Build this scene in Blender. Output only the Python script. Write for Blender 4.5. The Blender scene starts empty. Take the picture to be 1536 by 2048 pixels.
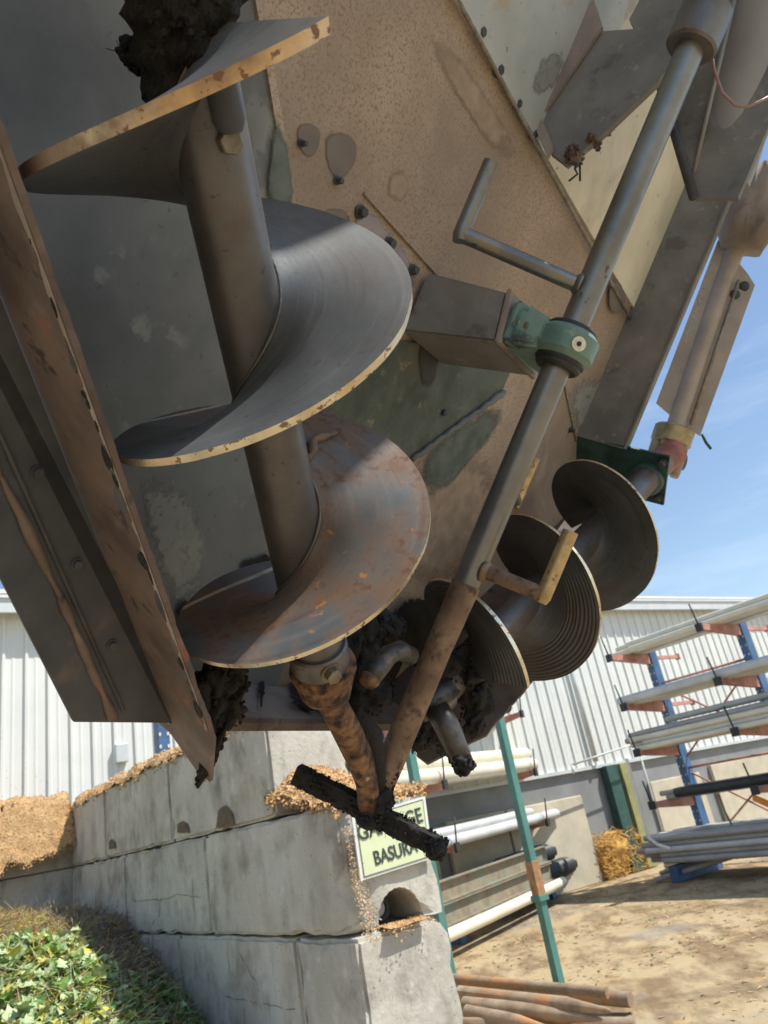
import bpy, bmesh, math, random
import numpy as np
from mathutils import Vector, Matrix, noise
R = math.radians
random.seed(7); rng = np.random.default_rng(7)
SC = bpy.context.scene; COL = SC.collection

# ------------------------------------------------------------------ camera, sky, sun
FPX = 1500.0; CAMZ = 1.83
_up = np.array([-693., -3640., FPX]); _up /= np.linalg.norm(_up)
_fw = np.array([0, 0, 1.]) - _up*_up[2]; _fw /= np.linalg.norm(_fw)
_rt = np.cross(_fw, _up)
MM = np.stack([_rt, _fw, _up]); CAM = np.array([0, 0, CAMZ])
cd = bpy.data.cameras.new('camera'); co = bpy.data.objects.new('camera', cd); COL.objects.link(co); SC.camera = co
X, Y, Z = MM @ [1, 0, 0], MM @ [0, -1, 0], MM @ [0, 0, -1]
co.matrix_world = Matrix(((X[0], Y[0], Z[0], 0), (X[1], Y[1], Z[1], 0), (X[2], Y[2], Z[2], CAMZ), (0, 0, 0, 1)))
cd.sensor_fit = 'HORIZONTAL'; cd.sensor_width = 36; cd.lens = 36*FPX/1536
cd.clip_start = 0.02; cd.clip_end = 2000
cd.dof.use_dof = True; cd.dof.focus_distance = 1.35; cd.dof.aperture_fstop = 11

SUN_AZ, SUN_EL = 100.0, 56.0
sdir = Vector((math.cos(R(SUN_EL))*math.sin(R(SUN_AZ)), math.cos(R(SUN_EL))*math.cos(R(SUN_AZ)), math.sin(R(SUN_EL))))
wd = bpy.data.worlds.new('World'); SC.world = wd; wd.use_nodes = True
nt = wd.node_tree; bg = nt.nodes['Background']
sky = nt.nodes.new('ShaderNodeTexSky'); sky.sky_type = 'NISHITA'; sky.sun_disc = False
sky.sun_elevation = R(SUN_EL); sky.sun_rotation = R(SUN_AZ); sky.air_density = 1.1; sky.dust_density = .4; sky.ozone_density = 1.1
# thin wisps of cloud mixed over the sky by view direction
tc = nt.nodes.new('ShaderNodeTexCoord'); mp = nt.nodes.new('ShaderNodeMapping'); mp.inputs['Scale'].default_value = (1.2, 1.2, 6)
ns = nt.nodes.new('ShaderNodeTexNoise'); ns.inputs['Scale'].default_value = 2.6; ns.inputs['Detail'].default_value = 8; ns.inputs['Roughness'].default_value = .6
cr = nt.nodes.new('ShaderNodeValToRGB'); cr.color_ramp.elements[0].position = .52; cr.color_ramp.elements[1].position = .85
cr.color_ramp.elements[1].color = (.30, .30, .30, 1)
mx = nt.nodes.new('ShaderNodeMix'); mx.data_type = 'RGBA'
nt.links.new(tc.outputs['Generated'], mp.inputs[0]); nt.links.new(mp.outputs[0], ns.inputs['Vector']); nt.links.new(ns.outputs['Fac'], cr.inputs[0])
nt.links.new(cr.outputs[0], mx.inputs[0]); nt.links.new(sky.outputs[0], mx.inputs[6]); mx.inputs[7].default_value = (6.5, 7.4, 8.6, 1)
nt.links.new(mx.outputs[2], bg.inputs['Color']); bg.inputs['Strength'].default_value = .11
sl = bpy.data.lights.new('sun', 'SUN'); sl.energy = 3.7; sl.angle = R(.53); sl.color = (1, .95, .86)
so = bpy.data.objects.new('sun', sl); COL.objects.link(so); so.rotation_euler = sdir.to_track_quat('Z', 'Y').to_euler(); so.location = (3, 0, 12)
SC.view_settings.view_transform = 'Standard'; SC.view_settings.look = 'None'; SC.view_settings.gamma = 1; SC.view_settings.exposure = 0.6
try:
    SC.cycles.max_bounces = 10; SC.cycles.diffuse_bounces = 6; SC.cycles.use_denoising = True
except Exception: pass

# ------------------------------------------------------------------ frames of reference
def ray(x, y): return MM @ np.array([(x-768)/FPX, (y-1024)/FPX, 1.])
def at(x, y, d): return Vector(CAM + ray(x, y)*d)
def onpl(x, y, P, N):
    r = ray(x, y); P = np.array(P); N = np.array(N); return Vector(CAM + r*(((P-CAM) @ N)/(r @ N)))
# the machine: two augers at a right angle meet at P0; u down the middle line, w across, n up into the hopper
def W3(c): return MM @ np.array(c)
A1 = W3([.1008, .8194, .5642]); A1 /= np.linalg.norm(A1)
A2 = W3([-.6523, .4875, -.5804]); A2 /= np.linalg.norm(A2)
P0 = CAM + W3([-.0993, .7208, 1.8544])
NN = np.cross(A1, A2); NN = NN/np.linalg.norm(NN)
if NN[2] < 0: NN = -NN
UU = A1 + A2; UU /= np.linalg.norm(UU)
WW = np.cross(UU, NN)
if WW @ (A1-A2) < 0: WW = -WW
def mc(U, W, h): return Vector(P0 + U*UU + W*WW + h*NN)
def ms(s1, s2, h): return Vector(P0 + s1*A1 + s2*A2 + h*NN)
def pxh(x, y, h):          # where a sight line meets the plane at height h of the machine -> (U, W)
    q = np.array(onpl(x, y, P0 + h*NN, NN)) - P0; return (q @ UU, q @ WW)
def pxw(x, y, W):
    q = np.array(onpl(x, y, P0 + W*WW, WW)) - P0; return (q @ UU, q @ NN)
vA1, vA2, vN, vU, vW = map(Vector, (A1, A2, NN, UU, WW))

# ------------------------------------------------------------------ materials
def new_mat(name):
    m = bpy.data.materials.new(name); m.use_nodes = True; return m
def rgba(c): return (c[0], c[1], c[2], 1)
class Mat:
    """Principled material built of a base noise ramp plus masked layers, all in object space."""
    def __init__(s, name, cols, scale=3, detail=6, rough=.7, metal=0, bump=.0, bscale=40, stretch=(1, 1, 1), spec=.5, bdist=.01, distort=0):
        s.m = new_mat(name); s.t = s.m.node_tree; s.b = s.t.nodes['Principled BSDF']
        n = s.t.nodes; s.tc = n.new('ShaderNodeTexCoord')
        oi = n.new('ShaderNodeObjectInfo'); mul = n.new('ShaderNodeMath'); mul.operation = 'MULTIPLY'; mul.inputs[1].default_value = 37.
        s.t.links.new(oi.outputs['Random'], mul.inputs[0])
        add = n.new('ShaderNodeVectorMath'); add.operation = 'ADD'
        s.t.links.new(s.tc.outputs['Object'], add.inputs[0]); s.t.links.new(mul.outputs[0], add.inputs[1]); s.co = add.outputs[0]
        f = s.noise(scale, detail, stretch, distort=distort)
        r = n.new('ShaderNodeValToRGB'); e = r.color_ramp.elements
        while len(e) < len(cols): e.new(.5)
        for i, (p, c) in enumerate(cols): e[i].position = p; e[i].color = rgba(c)
        s.t.links.new(f, r.inputs[0]); s.c = r.outputs[0]
        s.b.inputs['Roughness'].default_value = rough; s.b.inputs['Metallic'].default_value = metal
        s.b.inputs['Specular IOR Level'].default_value = spec
        s.r = None; s.me = None; s.rv = rough; s.mv = metal; s.norm = None
        if bump: s.bump(bump, bscale, dist=bdist)
        s.fin()
    def noise(s, scale, detail=4, stretch=(1, 1, 1), rough=.6, distort=0):
        n = s.t.nodes; mp = n.new('ShaderNodeMapping'); mp.inputs['Scale'].default_value = stretch
        t = n.new('ShaderNodeTexNoise'); t.inputs['Scale'].default_value = scale; t.inputs['Detail'].default_value = detail
        t.inputs['Roughness'].default_value = rough; t.inputs['Distortion'].default_value = distort
        s.t.links.new(s.co, mp.inputs[0]); s.t.links.new(mp.outputs[0], t.inputs['Vector']); return t.outputs['Fac']
    def bump(s, strength, scale, detail=6, stretch=(1, 1, 1), dist=.01):
        b = s.t.nodes.new('ShaderNodeBump'); b.inputs['Strength'].default_value = strength; b.inputs['Distance'].default_value = dist
        s.t.links.new(s.noise(scale, detail, stretch), b.inputs['Height'])
        if s.norm is not None: s.t.links.new(s.norm, b.inputs['Normal'])
        s.norm = b.outputs[0]; s.t.links.new(s.norm, s.b.inputs['Normal']); return s
    def layer(s, col, scale, lo, hi, detail=5, rough=None, metal=None, stretch=(1, 1, 1), amt=1., mask=None, distort=0, inv=False):
        n = s.t.nodes
        f = s.noise(scale, detail, stretch, distort=distort)
        mr = n.new('ShaderNodeMapRange'); mr.inputs[1].default_value = lo; mr.inputs[2].default_value = hi; mr.inputs[4].default_value = amt
        s.t.links.new(f, mr.inputs[0]); k = mr.outputs[0]
        if mask is not None:
            f2 = s.noise(mask[0], 3); m2 = n.new('ShaderNodeMapRange'); m2.inputs[1].default_value = mask[1]; m2.inputs[2].default_value = mask[2]
            s.t.links.new(f2, m2.inputs[0]); mm = n.new('ShaderNodeMath'); mm.operation = 'MULTIPLY'
            s.t.links.new(k, mm.inputs[0]); s.t.links.new(m2.outputs[0], mm.inputs[1]); k = mm.outputs[0]
        mx = n.new('ShaderNodeMix'); mx.data_type = 'RGBA'; s.t.links.new(k, mx.inputs[0]); s.t.links.new(s.c, mx.inputs[6]); mx.inputs[7].default_value = rgba(col); s.c = mx.outputs[2]
        for attr, val, base in (('r', rough, s.rv), ('me', metal, s.mv)):
            if val is not None:
                mf = n.new('ShaderNodeMix'); mf.data_type = 'FLOAT'; s.t.links.new(k, mf.inputs[0])
                cur = getattr(s, attr)
                if cur is None: mf.inputs[2].default_value = base
                else: s.t.links.new(cur, mf.inputs[2])
                mf.inputs[3].default_value = val; setattr(s, attr, mf.outputs[0])
        s.fin(); return s
    def fin(s):
        s.t.links.new(s.c, s.b.inputs['Base Color'])
        if s.r is not None: s.t.links.new(s.r, s.b.inputs['Roughness'])
        if s.me is not None: s.t.links.new(s.me, s.b.inputs['Metallic'])
def plain(name, c, rough=.6, metal=0, var=.12, scale=8, bump=.1, bscale=30):
    a = tuple(x*(1-var) for x in c); b = tuple(min(1, x*(1+var)) for x in c)
    return Mat(name, [(.35, a), (.65, b)], scale=scale, rough=rough, metal=metal, bump=bump, bscale=bscale).m

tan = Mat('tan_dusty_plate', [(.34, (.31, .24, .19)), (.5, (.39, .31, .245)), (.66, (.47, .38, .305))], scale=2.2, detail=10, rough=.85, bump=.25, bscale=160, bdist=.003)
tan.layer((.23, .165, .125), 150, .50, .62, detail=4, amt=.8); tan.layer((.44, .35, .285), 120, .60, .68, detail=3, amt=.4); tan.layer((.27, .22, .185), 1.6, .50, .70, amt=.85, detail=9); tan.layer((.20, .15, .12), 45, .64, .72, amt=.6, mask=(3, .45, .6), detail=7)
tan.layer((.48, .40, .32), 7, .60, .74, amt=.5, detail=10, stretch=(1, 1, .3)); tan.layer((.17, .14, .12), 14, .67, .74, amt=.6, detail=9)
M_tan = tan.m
gry = Mat('grey_dusty_plate', [(.35, (.13, .142, .15)), (.65, (.215, .23, .235))], scale=3.2, rough=.8, bump=.2, bscale=90, bdist=.003)
gry.layer((.38, .40, .37), 9, .56, .62, detail=9, amt=.8, mask=(2.2, .5, .6)); gry.layer((.10, .11, .11), 55, .64, .70, amt=.7); gry.layer((.25, .23, .20), 2.4, .55, .75, amt=.5)
M_gry = gry.m
crm = Mat('cream_painted_plate', [(.35, (.60, .56, .42)), (.65, (.74, .70, .55))], scale=4, rough=.7, bump=.12, bscale=60, bdist=.003)
crm.layer((.25, .17, .12), 26, .66, .71, amt=.8); crm.layer((.45, .40, .33), 7, .56, .7, stretch=(1, 1, .3), amt=.5); crm.layer((.5, .30, .2), 5, .68, .74, amt=.7)
M_crm = crm.m
plb = Mat('pale_grey_plate', [(.35, (.38, .42, .43)), (.65, (.50, .54, .53))], scale=4, rough=.75, bump=.15, bscale=70, bdist=.003)
plb.layer((.22, .21, .19), 45, .64, .70, amt=.8); plb.layer((.45, .36, .27), 5, .60, .66, amt=.8)
M_plb = plb.m
brw = Mat('brown_grimy_steel', [(.35, (.085, .062, .055)), (.65, (.17, .125, .105))], scale=7, rough=.7, bump=.4, bscale=45, bdist=.004)
brw.layer((.035, .03, .03), 22, .60, .66, detail=8, amt=.85, stretch=(1, 1, .45)); brw.layer((.30, .11, .07), 9, .62, .72, amt=.6); brw.layer((.30, .28, .22), 8, .60, .75, amt=.5)
M_brw = brw.m
br2 = Mat('rusty_lip', [(.35, (.12, .085, .07)), (.65, (.30, .21, .15))], scale=9, rough=.75, bump=.6, bscale=60, bdist=.004).layer((.05, .05, .06), 14, .5, .64, amt=.9, detail=8); M_brw2 = br2.m
dkb = Mat('dark_blue_grey_steel', [(.35, (.038, .045, .06)), (.65, (.085, .088, .10))], scale=5, rough=.65, bump=.2, bscale=50, bdist=.003)
dkb.layer((.14, .11, .09), 10, .58, .7, amt=.6)
M_dkb = dkb.m
grs = Mat('grey_channel_steel', [(.35, (.15, .15, .15)), (.65, (.25, .245, .235))], scale=5, rough=.7, bump=.2, bscale=60, bdist=.003, stretch=(1, 1, 1))
grs.layer((.09, .08, .075), 9, .60, .68, amt=.6); grs.layer((.40, .36, .30), 30, .62, .70, amt=.5)
M_grs = grs.m
mve = Mat('mauve_weathered_steel', [(.35, (.22, .185, .165)), (.65, (.34, .29, .26))], scale=5, rough=.75, bump=.2, bscale=60, bdist=.003)
mve.layer((.12, .10, .10), 7, .62, .70, amt=.6); mve.layer((.44, .40, .35), 5, .60, .75, amt=.5)
M_mve = mve.m
gpt = Mat('green_paint_patch', [(.35, (.055, .075, .062)), (.65, (.115, .14, .12))], scale=9, rough=.65, bump=.3, bscale=70, bdist=.003)
gpt.layer((.19, .20, .17), 30, .58, .70, amt=.6, detail=9); gpt.layer((.05, .06, .055), 14, .60, .70, amt=.6); gpt.layer((.35, .27, .2), 12, .64, .70, amt=.7)
M_gpt = gpt.m
M_weld = plain('weld_bead', (.30, .27, .22), .6, .3, .3, 30, .6, 120)

def flight_mat(name, rust, ruststrong, k=1.0):
    c = lambda *a: tuple(x*k for x in a)
    f = Mat(name, [(.3, c(.085, .095, .105)), (.7, c(.165, .175, .185))], scale=6, rough=.5, metal=.3, bump=.10, bscale=90, bdist=.002)
    obj_co = f.co; at_ = f.t.nodes.new('ShaderNodeAttribute'); at_.attribute_name = 'pol'; f.co = at_.outputs['Vector']
    f.layer(c(.24, .245, .24), 60, .56, .72, detail=5, stretch=(.06, 1, 1), amt=.5, rough=.38)          # scratches run round the shaft
    f.layer(c(.055, .05, .045), 40, .56, .70, detail=6, stretch=(.10, 1, 1), amt=.6, rough=.6)
    f.bump(.12, 70, stretch=(.05, 1, 1), dist=.002)
    f.co = obj_co
    f.layer(c(.085, .06, .05), 4, .48, .66, amt=.7, rough=.62, metal=.25, detail=8)
    f.layer(c(.06, .045, .038), 60, .60, .68, detail=5, amt=.8, rough=.75, metal=.1, mask=(5, .45, .6))
    if rust:
        f.layer((.20, .095, .035), 5, .42, .60, detail=12, amt=ruststrong, rough=.85, metal=0)
        f.layer((.13, .06, .035), 48, .54, .62, amt=.85, rough=.85, metal=0, mask=(5, .42, .56), detail=7)
        f.layer((.46, .18, .04), 38, .64, .69, amt=.9, rough=.9, metal=0, mask=(6, .46, .58), detail=6)
    return f.m
M_fl = flight_mat('worn_flight_steel', False, 0, .85)
M_fld = flight_mat('dark_flight_steel', False, 0, .72)
M_flr = flight_mat('rust_freckled_flight_steel', True, .8, 1.1)
rim = Mat('polished_rim_steel', [(.35, (.62, .55, .40)), (.65, (.85, .82, .68))], scale=14, rough=.30, metal=.85, bump=.25, bscale=160, bdist=.002)
rim.layer((.58, .36, .17), 4, .45, .60, amt=.8, rough=.5); rim.layer((.16, .10, .07), 3.2, .54, .64, amt=.85, rough=.6, metal=.3, detail=8); rim.layer((.92, .92, .86), 2.6, .60, .68, amt=.8, rough=.25); rim.layer((.16, .08, .04), 70, .58, .63, amt=.9, rough=.8, metal=0)
M_rim = rim.m
shf = Mat('shaft_steel', [(.35, (.105, .105, .11)), (.65, (.19, .185, .185))], scale=5, rough=.42, metal=.6, bump=.12, bscale=90, bdist=.002)
shf.layer((.13, .075, .05), 7, .52, .68, amt=.7, rough=.65, metal=.2); shf.layer((.055, .05, .05), 60, .64, .68, amt=.6)
M_shf = shf.m
bar = Mat('agitator_bar_steel', [(.35, (.155, .16, .165)), (.65, (.27, .275, .27))], scale=5, rough=.38, metal=.75, bump=.1, bscale=90, bdist=.002)
bar.layer((.28, .24, .18), 9, .56, .64, amt=.6); bar.layer((.06, .05, .05), 30, .66, .70, amt=.7)
M_bar = bar.m
rst = Mat('rusty_bar_steel', [(.35, (.15, .095, .065)), (.65, (.26, .18, .125))], scale=14, rough=.7, metal=.2, bump=.4, bscale=90, bdist=.003)
rst.layer((.05, .035, .03), 34, .52, .66, amt=.85, detail=9); rst.layer((.36, .30, .23), 14, .60, .70, amt=.6)
M_rst = rst.m
gld = Mat('sunlit_gold_bar', [(.35, (.36, .26, .13)), (.65, (.62, .48, .26))], scale=20, rough=.42, metal=.6, bump=.3, bscale=120, bdist=.002)  # golden sunlight on the paddle tips put into the base colour
gld.layer((.14, .09, .05), 60, .60, .66, amt=.8)
M_gld = gld.m
orr = Mat('orange_rust', [(.35, (.13, .07, .04)), (.65, (.28, .15, .08))], scale=26, rough=.9, bump=.8, bscale=70, bdist=.006)
orr.layer((.02, .016, .015), 34, .42, .62, amt=1, detail=9); orr.layer((.42, .38, .33), 30, .66, .72, amt=.8)
gre = Mat('greasy_steel', [(.35, (.06, .055, .052)), (.65, (.14, .13, .125))], scale=12, rough=.4, metal=.6, bump=.3, bscale=70, bdist=.003)
gre.layer((.012, .011, .011), 12, .48, .58, amt=.95, rough=.8, metal=0, detail=9); gre.layer((.20, .13, .08), 18, .6, .68, amt=.7)
M_gre = gre.m
M_orr = orr.m
mud = Mat('black_organic_mud', [(.35, (.006, .0055, .006)), (.65, (.017, .015, .014))], scale=20, rough=.8, bump=1, bscale=60, bdist=.01)
mud.layer((.045, .036, .03), 26, .64, .72, amt=.6)
M_mud = mud.m
tea = Mat('teal_cast_paint', [(.35, (.10, .19, .17)), (.65, (.18, .29, .26))], scale=10, rough=.45, bump=.15, bscale=60, bdist=.003)
tea.layer((.03, .035, .035), 9, .55, .64, detail=8, amt=.9); tea.layer((.38, .48, .42), 18, .62, .7, amt=.5)
M_tea = tea.m
M_tead = plain('dark_teal_paint', (.035, .085, .08), .5, 0, .45, 12, .2, 50)
M_bolt = plain('bolt_steel', (.20, .175, .14), .45, .6, .3, 30, .3, 90)
M_wash = plain('pale_washer', (.72, .68, .55), .5, .2, .2, 60, .2, 90)
M_rub = plain('black_rubber_seal', (.025, .027, .03), .5, 0, .3, 20, .2, 60)
M_pto = plain('driveline_painted_steel', (.40, .35, .31), .6, .2, .15, 6, .15, 60)
M_red = plain('red_primer_joint', (.34, .13, .09), .65, .1, .35, 14, .3, 60)
M_brs = plain('brassy_yoke', (.42, .35, .22), .4, .6, .35, 18, .2, 60)
M_haz = plain('grey_drive_guard', (.30, .295, .285), .6, .1, .1, 4, .12, 40)
M_wire = plain('pinkish_cable', (.30, .20, .19), .5)

cnc = Mat('concrete_block', [(.3, (.42, .40, .345)), (.7, (.61, .585, .51))], scale=1.6, rough=.9, bump=.5, bscale=26, bdist=.012, detail=9)
cnc.layer((.20, .185, .155), 3.4, .50, .70, amt=.75, detail=8, stretch=(1, 1, .9)); cnc.layer((.60, .60, .56), 1.5, .54, .68, amt=.6, stretch=(1, 1, .4))
cnc.layer((.17, .145, .11), 2.6, .58, .72, amt=.6, detail=9, stretch=(1, 1, .6)); cnc.layer((.10, .09, .08), 45, .64, .69, amt=.8); cnc.layer((.16, .14, .11), 7, .56, .70, amt=.7, detail=10, stretch=(1, 1, .22), mask=(1.3, .46, .62)); cnc.layer((.66, .65, .60), 9, .60, .70, amt=.5, detail=9)
cnc.layer((.30, .24, .17), 1.7, .52, .72, amt=.6, detail=8, stretch=(1, 1, .6))
M_cnc = cnc.m
M_cnc2 = plain('pale_concrete_panel', (.55, .50, .38), .9, 0, .12, 2, .2, 20)
sid = Mat('white_metal_siding', [(.3, (.66, .68, .65)), (.7, (.76, .78, .74))], scale=1.2, rough=.5, bump=.0)
sid.layer((.42, .28, .15), 22, .62, .68, amt=.75, detail=6, mask=(.5, .52, .60)); sid.layer((.55, .52, .46), 2, .6, .8, stretch=(1, 1, .15), amt=.5)
M_sid = sid.m
M_lead = plain('grey_lower_panel', (.24, .25, .25), .7, 0, .12, 1.5, .1, 10)
M_gut = plain('fascia_metal', (.60, .64, .64), .5, .1, .06, 3, 0)
M_roof = plain('roof_sheet', (.72, .74, .76), .45, .2, .06, 3, 0)
gnd = Mat('sandy_concrete_yard', [(.3, (.37, .275, .15)), (.7, (.50, .395, .235))], scale=.7, rough=.95, bump=.5, bscale=9, detail=10, bdist=.03)
gnd.layer((.19, .12, .06), 1.3, .45, .60, detail=14, amt=.8, stretch=(2.4, 1, 1)); gnd.layer((.27, .25, .21), .5, .52, .66, detail=10, amt=.75); gnd.layer((.14, .10, .06), .8, .60, .68, detail=12, amt=.6, stretch=(.25, 1, 1))
gnd.bump(.3, 60, dist=.01); gnd.layer((.10, .07, .045), 14, .64, .70, amt=.8); gnd.layer((.55, .36, .16), 3.5, .58, .66, detail=10, amt=.6)
M_gnd = gnd.m
swd = Mat('sawdust', [(.3, (.42, .25, .11)), (.7, (.66, .45, .23))], scale=9, rough=1, bump=1, bscale=45, bdist=.02)
swd.layer((.20, .10, .05), 40, .60, .68, amt=.8)
M_swd = swd.m
M_chip = plain('wood_chip', (.60, .38, .18), .9, 0, .35, 20)
M_blue = plain('blue_rack_paint', (.055, .13, .27), .55, 0, .25, 4, .15, 20)
M_salm = plain('salmon_arm_paint', (.52, .25, .20), .6, 0, .25, 5, .1, 20)
M_drk = plain('dark_end_cap', (.03, .035, .035), .6)
M_pvcg = plain('grey_pvc', (.36, .36, .36), .45, 0, .15, 3, .05)
M_pvcl = plain('light_grey_pvc', (.58, .60, .60), .4, 0, .1, 3, .05)
M_pvcc = plain('cream_pvc', (.74, .71, .58), .4, 0, .08, 3, .05)
M_pvcw = plain('white_pvc', (.80, .79, .74), .4, 0, .06, 3, .05)
M_pvcb = plain('black_pipe', (.03, .035, .042), .45, 0, .2, 3, .05)
M_corr = plain('black_corrugated_pipe', (.05, .05, .052), .5, 0, .2, 3, .05)
M_tpost = plain('teal_post_paint', (.085, .225, .195), .5, 0, .12, 5, .08)
M_otan = plain('rusty_sleeve', (.36, .20, .10), .7, 0, .3, 9, .3)
M_ybeam = Mat('weathered_channel_steel', [(.35, (.22, .18, .13)), (.65, (.34, .29, .21))], scale=6, rough=.8, bump=.2).layer((.16, .26, .2), 3, .5, .65, amt=.7).m
M_straw = Mat('straw', [(.3, (.48, .26, .06)), (.7, (.70, .44, .14))], scale=12, rough=1, bump=.5).m
wod = Mat('weathered_stake_wood', [(.3, (.22, .155, .10)), (.7, (.44, .34, .23))], scale=5, rough=.8, bump=.4, bscale=30, stretch=(1, 1, 1))
wod.layer((.50, .24, .09), 1.6, .52, .62, amt=.8); wod.layer((.14, .10, .07), 6, .58, .7, amt=.6)
M_wod = wod.m
M_woe = plain('cut_wood_end', (.45, .40, .34), .9)
M_leaf = plain('fresh_leaf', (.15, .27, .055), .5, 0, .4, 20)
M_leaf2 = plain('pale_leaf_back', (.42, .52, .27), .6, 0, .3, 20)
M_leafy = plain('yellowing_leaf', (.52, .48, .10), .6, 0, .3, 20)
M_dry = plain('dried_stem', (.42, .27, .13), .9, 0, .35, 20)
M_dgr = plain('dead_grey_stem', (.26, .24, .18), .9, 0, .35, 20)
M_soil = Mat('compost', [(.3, (.11, .085, .05)), (.7, (.24, .19, .11))], scale=8, rough=1, bump=1, bscale=30, bdist=.03).m
M_sign = plain('pale_yellow_sign', (.66, .72, .46), .5, 0, .05, 5, 0)
M_signw = plain('white_sign_edge', (.75, .78, .72), .5, 0, .04)
M_ink = plain('dark_lettering', (.04, .06, .055), .6, 0, .2)
M_tyre = plain('tyre_rubber', (.03, .03, .03), .8)
M_oli = plain('olive_board', (.30, .30, .13), .7, 0, .15, 4)
M_grn = plain('dark_green_trim', (.03, .09, .075), .6, 0, .2)
M_org = plain('orange_plastic', (.80, .28, .05), .5)
M_chalk = plain('chalk_mark', (.70, .68, .62), .9)

# ------------------------------------------------------------------ object helpers
BASE = {}
def link(name, bm, mat, parent=None, smooth=False, base=None, angle=None):
    if base is None:
        if parent is not None: base = BASE[parent.name]
        else:
            bm.verts.ensure_lookup_table(); s = Vector((0, 0, 0))
            for v in bm.verts: s += v.co
            base = s/max(1, len(bm.verts))
    base = Vector(base)
    for v in bm.verts: v.co -= base
    bmesh.ops.recalc_face_normals(bm, faces=bm.faces)
    me = bpy.data.meshes.new(name); bm.to_mesh(me); bm.free()
    for m in (mat if isinstance(mat, (list, tuple)) else [mat]): me.materials.append(m)
    if smooth:
        for p in me.polygons: p.use_smooth = True
        if angle is not None:
            try: me.set_sharp_from_angle(angle=R(angle))
            except Exception: pass
    o = bpy.data.objects.new(name, me); COL.objects.link(o)
    if parent is not None: o.parent = parent
    else: o.location = base
    BASE[o.name] = base
    return o
def empty(name, label, cat, base, group=None):
    o = bpy.data.objects.new(name, None); COL.objects.link(o); o.location = base; BASE[o.name] = Vector(base)
    o.empty_display_size = .1; tag(o, label, cat, group); return o
def tag(o, label, cat, group=None, kind=None):
    if label: o['label'] = label
    if cat: o['category'] = cat
    if group: o['group'] = group
    if kind: o['kind'] = kind
    return o
def struct(o): o['kind'] = 'structure'; return o
def prism(bm, pts, vec, mi=0):
    a = [bm.verts.new(p) for p in pts]; b = [bm.verts.new(Vector(p)+vec) for p in pts]
    fs = [bm.faces.new(a), bm.faces.new(list(reversed(b)))]
    for i in range(len(a)): fs.append(bm.faces.new((a[i], b[i], b[(i+1) % len(a)], a[(i+1) % len(a)])))
    for f in fs: f.material_index = mi
    return fs
def box(bm, c, ax, ay, az, bev=0, mi=0):
    c, ax, ay, az = map(Vector, (c, ax, ay, az)); t = bmesh.new()
    v = [t.verts.new(c+sx*ax+sy*ay+sz*az) for sx in (-1, 1) for sy in (-1, 1) for sz in (-1, 1)]
    for q in ((0, 1, 3, 2), (4, 6, 7, 5), (0, 4, 5, 1), (2, 3, 7, 6), (0, 2, 6, 4), (1, 5, 7, 3)): t.faces.new([v[i] for i in q])
    bmesh.ops.recalc_face_normals(t, faces=t.faces)
    if bev: bmesh.ops.bevel(t, geom=t.edges[:], offset=bev, segments=2, affect='EDGES', profile=.5)
    merge(bm, t, mi)
def merge(bm, t, mi=0):
    vm = {v: bm.verts.new(v.co) for v in t.verts}
    for f in t.faces:
        try: g = bm.faces.new([vm[v] for v in f.verts]); g.material_index = mi; g.smooth = f.smooth
        except ValueError: pass
    t.free()
def ortho(d):
    d = Vector(d).normalized(); a = Vector((0, 0, 1)) if abs(d.z) < .9 else Vector((1, 0, 0)); x = d.cross(a).normalized(); return d, x, d.cross(x).normalized()
def tube(bm, pts, rads, seg=20, cap=True, mi=0, xref=None, wob=0, seed=0):
    pts = [Vector(p) for p in pts]
    if not isinstance(rads, (list, tuple)): rads = [rads]*len(pts)
    rings = []; x = None
    for i, p in enumerate(pts):
        d = (pts[min(i+1, len(pts)-1)]-pts[max(i-1, 0)]).normalized()
        if x is None: _, x, y = ortho(d)
        x = (x-d*x.dot(d)).normalized(); y = d.cross(x)
        rg = []
        for k in range(seg):
            a = 2*math.pi*k/seg; r = rads[i]
            q = p+(x*math.cos(a)+y*math.sin(a))*r
            if wob: q += (q-p).normalized()*wob*noise.noise(q*18+Vector((seed, 0, 0)))
            rg.append(bm.verts.new(q))
        rings.append(rg)
    for a, b in zip(rings, rings[1:]):
        for k in range(seg):
            f = bm.faces.new((a[k], a[(k+1) % seg], b[(k+1) % seg], b[k])); f.smooth = True; f.material_index = mi
    if cap: bm.faces.new(list(reversed(rings[0]))).material_index = mi; bm.faces.new(rings[-1]).material_index = mi
    return rings
def ring(bm, c, d, r0, r1, ln, seg=48, bev=0, mi=0):      # annulus solid along d, centred on c
    d, x, y = ortho(d); c = Vector(c); prof = [(r0, -ln/2), (r1-bev, -ln/2), (r1, -ln/2+bev), (r1, ln/2-bev), (r1-bev, ln/2), (r0, ln/2)]
    rs = []
    for k in range(seg):
        a = 2*math.pi*k/seg; e = x*math.cos(a)+y*math.sin(a)
        rs.append([bm.verts.new(c+e*r+d*z) for r, z in prof])
    for k in range(seg):
        A, B = rs[k], rs[(k+1) % seg]
        for i in range(len(prof)):
            j = (i+1) % len(prof); f = bm.faces.new((A[i], B[i], B[j], A[j])); f.material_index = mi; f.smooth = True
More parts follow.
